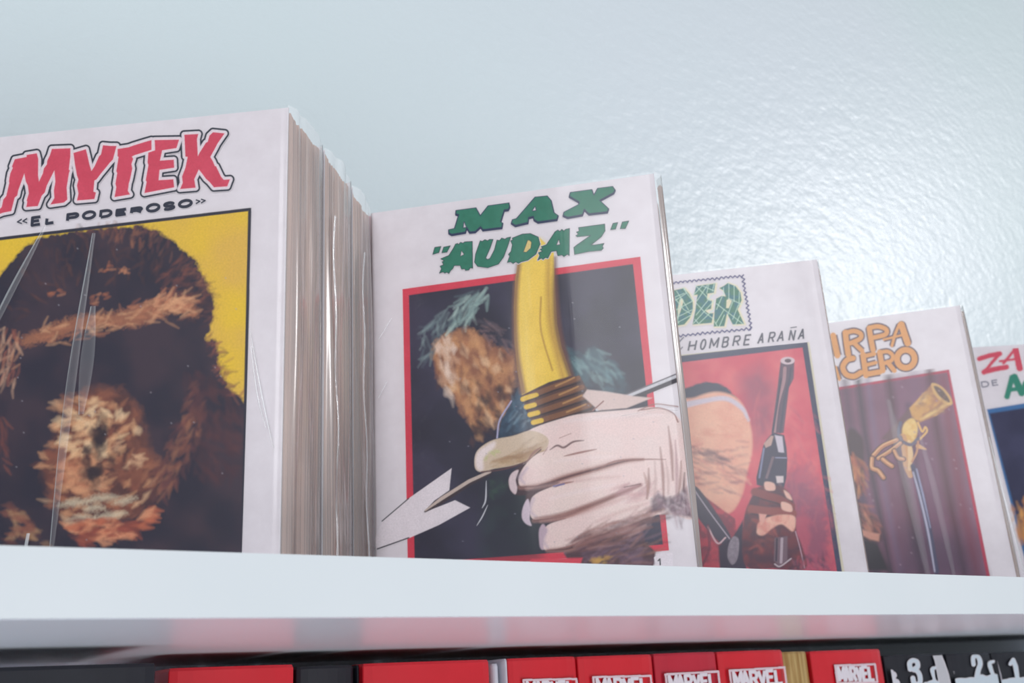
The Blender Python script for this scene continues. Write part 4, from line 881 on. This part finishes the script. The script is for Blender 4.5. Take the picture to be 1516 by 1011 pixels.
def spine_print(root, w, h, x0, x1, yp0, px_box, seed, letters):
    """white boxed lettering near the top of a spine, its tops in view"""
    P = Print(root.matrix_world, 0.001, w - 0.001, h - 0.034, h - 0.002, 0.0002)
    (ax, ay), (bx, by) = px_box
    hgt = 26.0
    dx, dy = bx - ax, by - ay
    dwn = np.array([0.085 + (ax - 770) * 0.00012, 1.0]) * hgt
    q = [(ax, ay), (bx, by), (bx + dwn[0], by + dwn[1]), (ax + dwn[0], ay + dwn[1])]
    for i in range(4): P.stroke([q[i], q[(i + 1) % 4]], 1.5, (236, 200, 208), soft=0.5, smooth=False)
    n = len(letters); m = 0.045; lw = (1 - 2 * m) / n
    for i, ch in enumerate(letters):
        t0 = m + lw * i + lw * 0.12; wd = lw * (0.74 if ch != 'M' else 0.9)
        o = (ax + dx * t0 + dwn[0] * 0.88, ay + dy * t0 + dwn[1] * 0.88)
        glyph(P, ch, o, (dx * wd, dy * wd), (-dwn[0] * 0.74, -dwn[1] * 0.74), 3.4, (238, 232, 238), soft=0.5)
    return P.build('spine_lettering', root, y=-0.0007, label='white boxed lettering')
vols = [(754, 857, 973, (774, 1007), (852, 1005), 'first red spine with boxed lettering, right of the thin white books', M_RED),
        (858, 970, 970, (877, 1002.5), (962, 1000.5), 'second red spine with boxed lettering, counted from the thin white books', M_RED),
        (971, 1064, 966, (984, 998.5), (1062, 994), 'third red spine with boxed lettering, counted from the thin white books', M_RED2),
        (1065, 1163, 963, (1079, 993), (1160, 988), 'fourth red spine with boxed lettering, left of the gold book', M_RED),
        (1203, 1308, 962, (1235, 985.5), (1294, 983.5), 'red spine with boxed lettering right of the gold book', M_RED)]
for i, (a, b, yp, p0, p1, lab, mt) in enumerate(vols):
    x0, x1 = span(a, b, yp)
    r, w, h = volume(x0, x1, YS, ztop((a + b) / 2, yp), mt, lab, GRED, pages=False)
    bpy.context.view_layer.update()
    # the box sits on the spine face of this very book
    spine_print(r, w, h, x0, x1, yp, (p0, p1), i, 'MARVEL')

GB3 = 'black volumes with white numerals'
nums = [(1312, 1402, 968, 'black book with a white numeral three on its spine', '3'), (1404, 1470, 966, 'black book with a white numeral two on its spine', '2'), (1471, 1560, 964, 'black book with a white numeral one on its spine, at the right edge', '1')]
YN = YS
for a, b, yp, lab, ch in nums:
    x0, x1 = span(a, b, yp, YN)
    r, w, h = volume(x0, x1, YN, ztop((a + b) / 2, yp, YN), M_BLACK, lab, GB3, pages=False, depth=0.11)
    bpy.context.view_layer.update()
    P = Print(r.matrix_world, 0.0006, w - 0.0006, h - 0.034, h - 0.0015, 0.0002)
    n3 = lambda p: Z(1300, 950, 7.02, p); WH = (214, 224, 232)
    if ch == '3':
        P.stroke(n3([(325, 285), (318, 225), (350, 195), (395, 210), (400, 260), (360, 290)]), (6, 6, 5, 6, 6), WH, soft=0.6)
        P.stroke(n3([(370, 290), (410, 320), (428, 380), (420, 430), (370, 440), (352, 380)]), (5, 6, 6, 6), WH, soft=0.6)
        P.tufts(n3([(90, 290), (190, 350), (190, 440), (110, 440)]), 16, (1, 4), (1, 3), [WH], 1.2, 0.6, 1, seed=71)
        P.stroke(n3([(585, 270), (555, 285), (560, 330), (575, 400), (560, 440)]), (3, 5, 3, 6), WH, soft=0.6)
        P.fill(n3([(450, 440), (520, 410), (600, 400), (660, 420), (700, 600), (440, 600)]), WH, soft=0.6, rag=2)
        P.fill(n3([(560, 130), (600, 118), (640, 130), (680, 220), (720, 340), (780, 600), (660, 600), (610, 340), (585, 200)]), (206, 204, 208), soft=0.8, smooth=False)
    elif ch == '2':
        P.stroke(n3([(982, 235), (978, 170), (1000, 150), (1035, 165), (1052, 230), (1030, 300), (1018, 380)]), (5, 5, 4, 6, 6, 7), WH, soft=0.6)
        P.fill(n3([(700, 440), (760, 400), (820, 385), (1000, 375), (1060, 345), (1120, 355), (1180, 330), (1260, 350), (1280, 600), (700, 600)]), WH, soft=0.6, rag=1.5)
        P.stroke(n3([(1190, 205), (1150, 225), (1165, 290), (1185, 340)]), (3, 5, 4), WH, soft=0.6)
        P.tufts(n3([(730, 320), (770, 300), (760, 400), (720, 400)]), 10, (1, 4), (1, 3), [WH], 1.2, 0.6, 1, seed=72)
    else:
        P.stroke(n3([(1365, 230), (1395, 190), (1420, 260), (1440, 390)]), (4, 5, 6, 5), WH, soft=0.6, smooth=False)
        P.fill(n3([(1200, 420), (1320, 390), (1520, 370), (1900, 350), (1900, 600), (1200, 600)]), WH, soft=0.6, rag=1.5)
        P.stroke(n3([(1190, 110), (1215, 200), (1250, 330), (1260, 400)]), (3, 2, 4), (150, 150, 165), soft=0.7)
    P.build('spine_lettering', r, y=-0.0007, label='white numeral over torn white print')
for a, b, lab in ((1561, 1640, 'unseen black book added past the right edge to block light'), (1641, 1730, 'second unseen black book added past the right edge to block light')):  # added out of view to stop light entering at the row's end
    x0, x1 = span(a, b, 964); volume(x0, x1, YS, ztop(1516, 964), M_BLACK, lab, GOTH, pages=False)

# sleeve folds, their glare lines and haze streaks put in as milky film strips
def haze_fold(root, path, width, mat=M_FLAP, y=-0.0022):
    """path in (x, z) on the cover, metres; a low ridge of milky film that stands for glare and haze"""
    p = smooth_line(path, 8); v = []; f = []
    for k, (x, z) in enumerate(p):
        w = width * (0.35 + 0.65 * math.sin(math.pi * min(0.98, max(0.02, k / (len(p) - 1)))))
        v += [(x - w / 2, y + 0.0004, z), (x, y, z), (x + w / 2, y + 0.0004, z)]
        if k: a, b = 3 * (k - 1), 3 * k; f += [(a, a + 1, b + 1, b), (a + 1, a + 2, b + 2, b + 1)]
    return mesh_obj('sleeve_haze_fold', v, f, mat, root, smooth=True)
M_GLARE = sleeve_material('glare_fold_film', 1.6, 0.42, 0.2)
M_HAZE = sleeve_material('haze_fold_film', 0.5, 0.055, 0.3)
haze_fold(c1, [(CW - 0.0118, 0.086), (CW - 0.007, 0.062), (CW - 0.0025, 0.043)], 0.0006, M_GLARE)
haze_fold(c1, [(CW - 0.0113, 0.080), (CW - 0.0085, 0.062), (CW - 0.0052, 0.050)], 0.0005, M_GLARE)
haze_fold(c1, [(CW - 0.072, 0.129), (CW - 0.075, 0.085), (CW - 0.0765, 0.050), (CW - 0.0775, 0.008)], 0.0035, M_HAZE)
haze_fold(c1, [(CW - 0.070, 0.100), (CW - 0.0705, 0.080), (CW - 0.071, 0.060)], 0.005, M_HAZE)
haze_fold(c1, [(CW - 0.091, 0.134), (CW - 0.102, 0.108), (CW - 0.112, 0.082)], 0.003, M_HAZE)
haze_fold(c1, [(CW - 0.086, 0.020), (CW - 0.0875, 0.004)], 0.003, M_GLARE)
haze_fold(c2, [(0.0035, 0.085), (0.0075, 0.092)], 0.0004, M_GLARE); haze_fold(c2, [(0.004, 0.112), (0.010, 0.121)], 0.0004, M_GLARE)
haze_fold(c2, [(CW - 0.024, 0.066), (CW - 0.010, 0.067), (CW - 0.001, 0.066)], 0.0005, M_GLARE)
haze_fold(c4, [(CW - 0.052, 0.120), (CW - 0.050, 0.080), (CW - 0.047, 0.004)], 0.006, M_HAZE)
haze_fold(c4, [(CW - 0.038, 0.100), (CW - 0.035, 0.060), (CW - 0.033, 0.004)], 0.004, M_HAZE)
haze_fold(c4, [(CW - 0.002, 0.110), (CW + 0.001, 0.060), (CW + 0.0035, 0.002)], 0.0050, M_HAZE)
haze_fold(c4, [(CW + 0.0005, 0.090), (CW + 0.002, 0.050), (CW + 0.0045, 0.002)], 0.0012, M_GLARE)
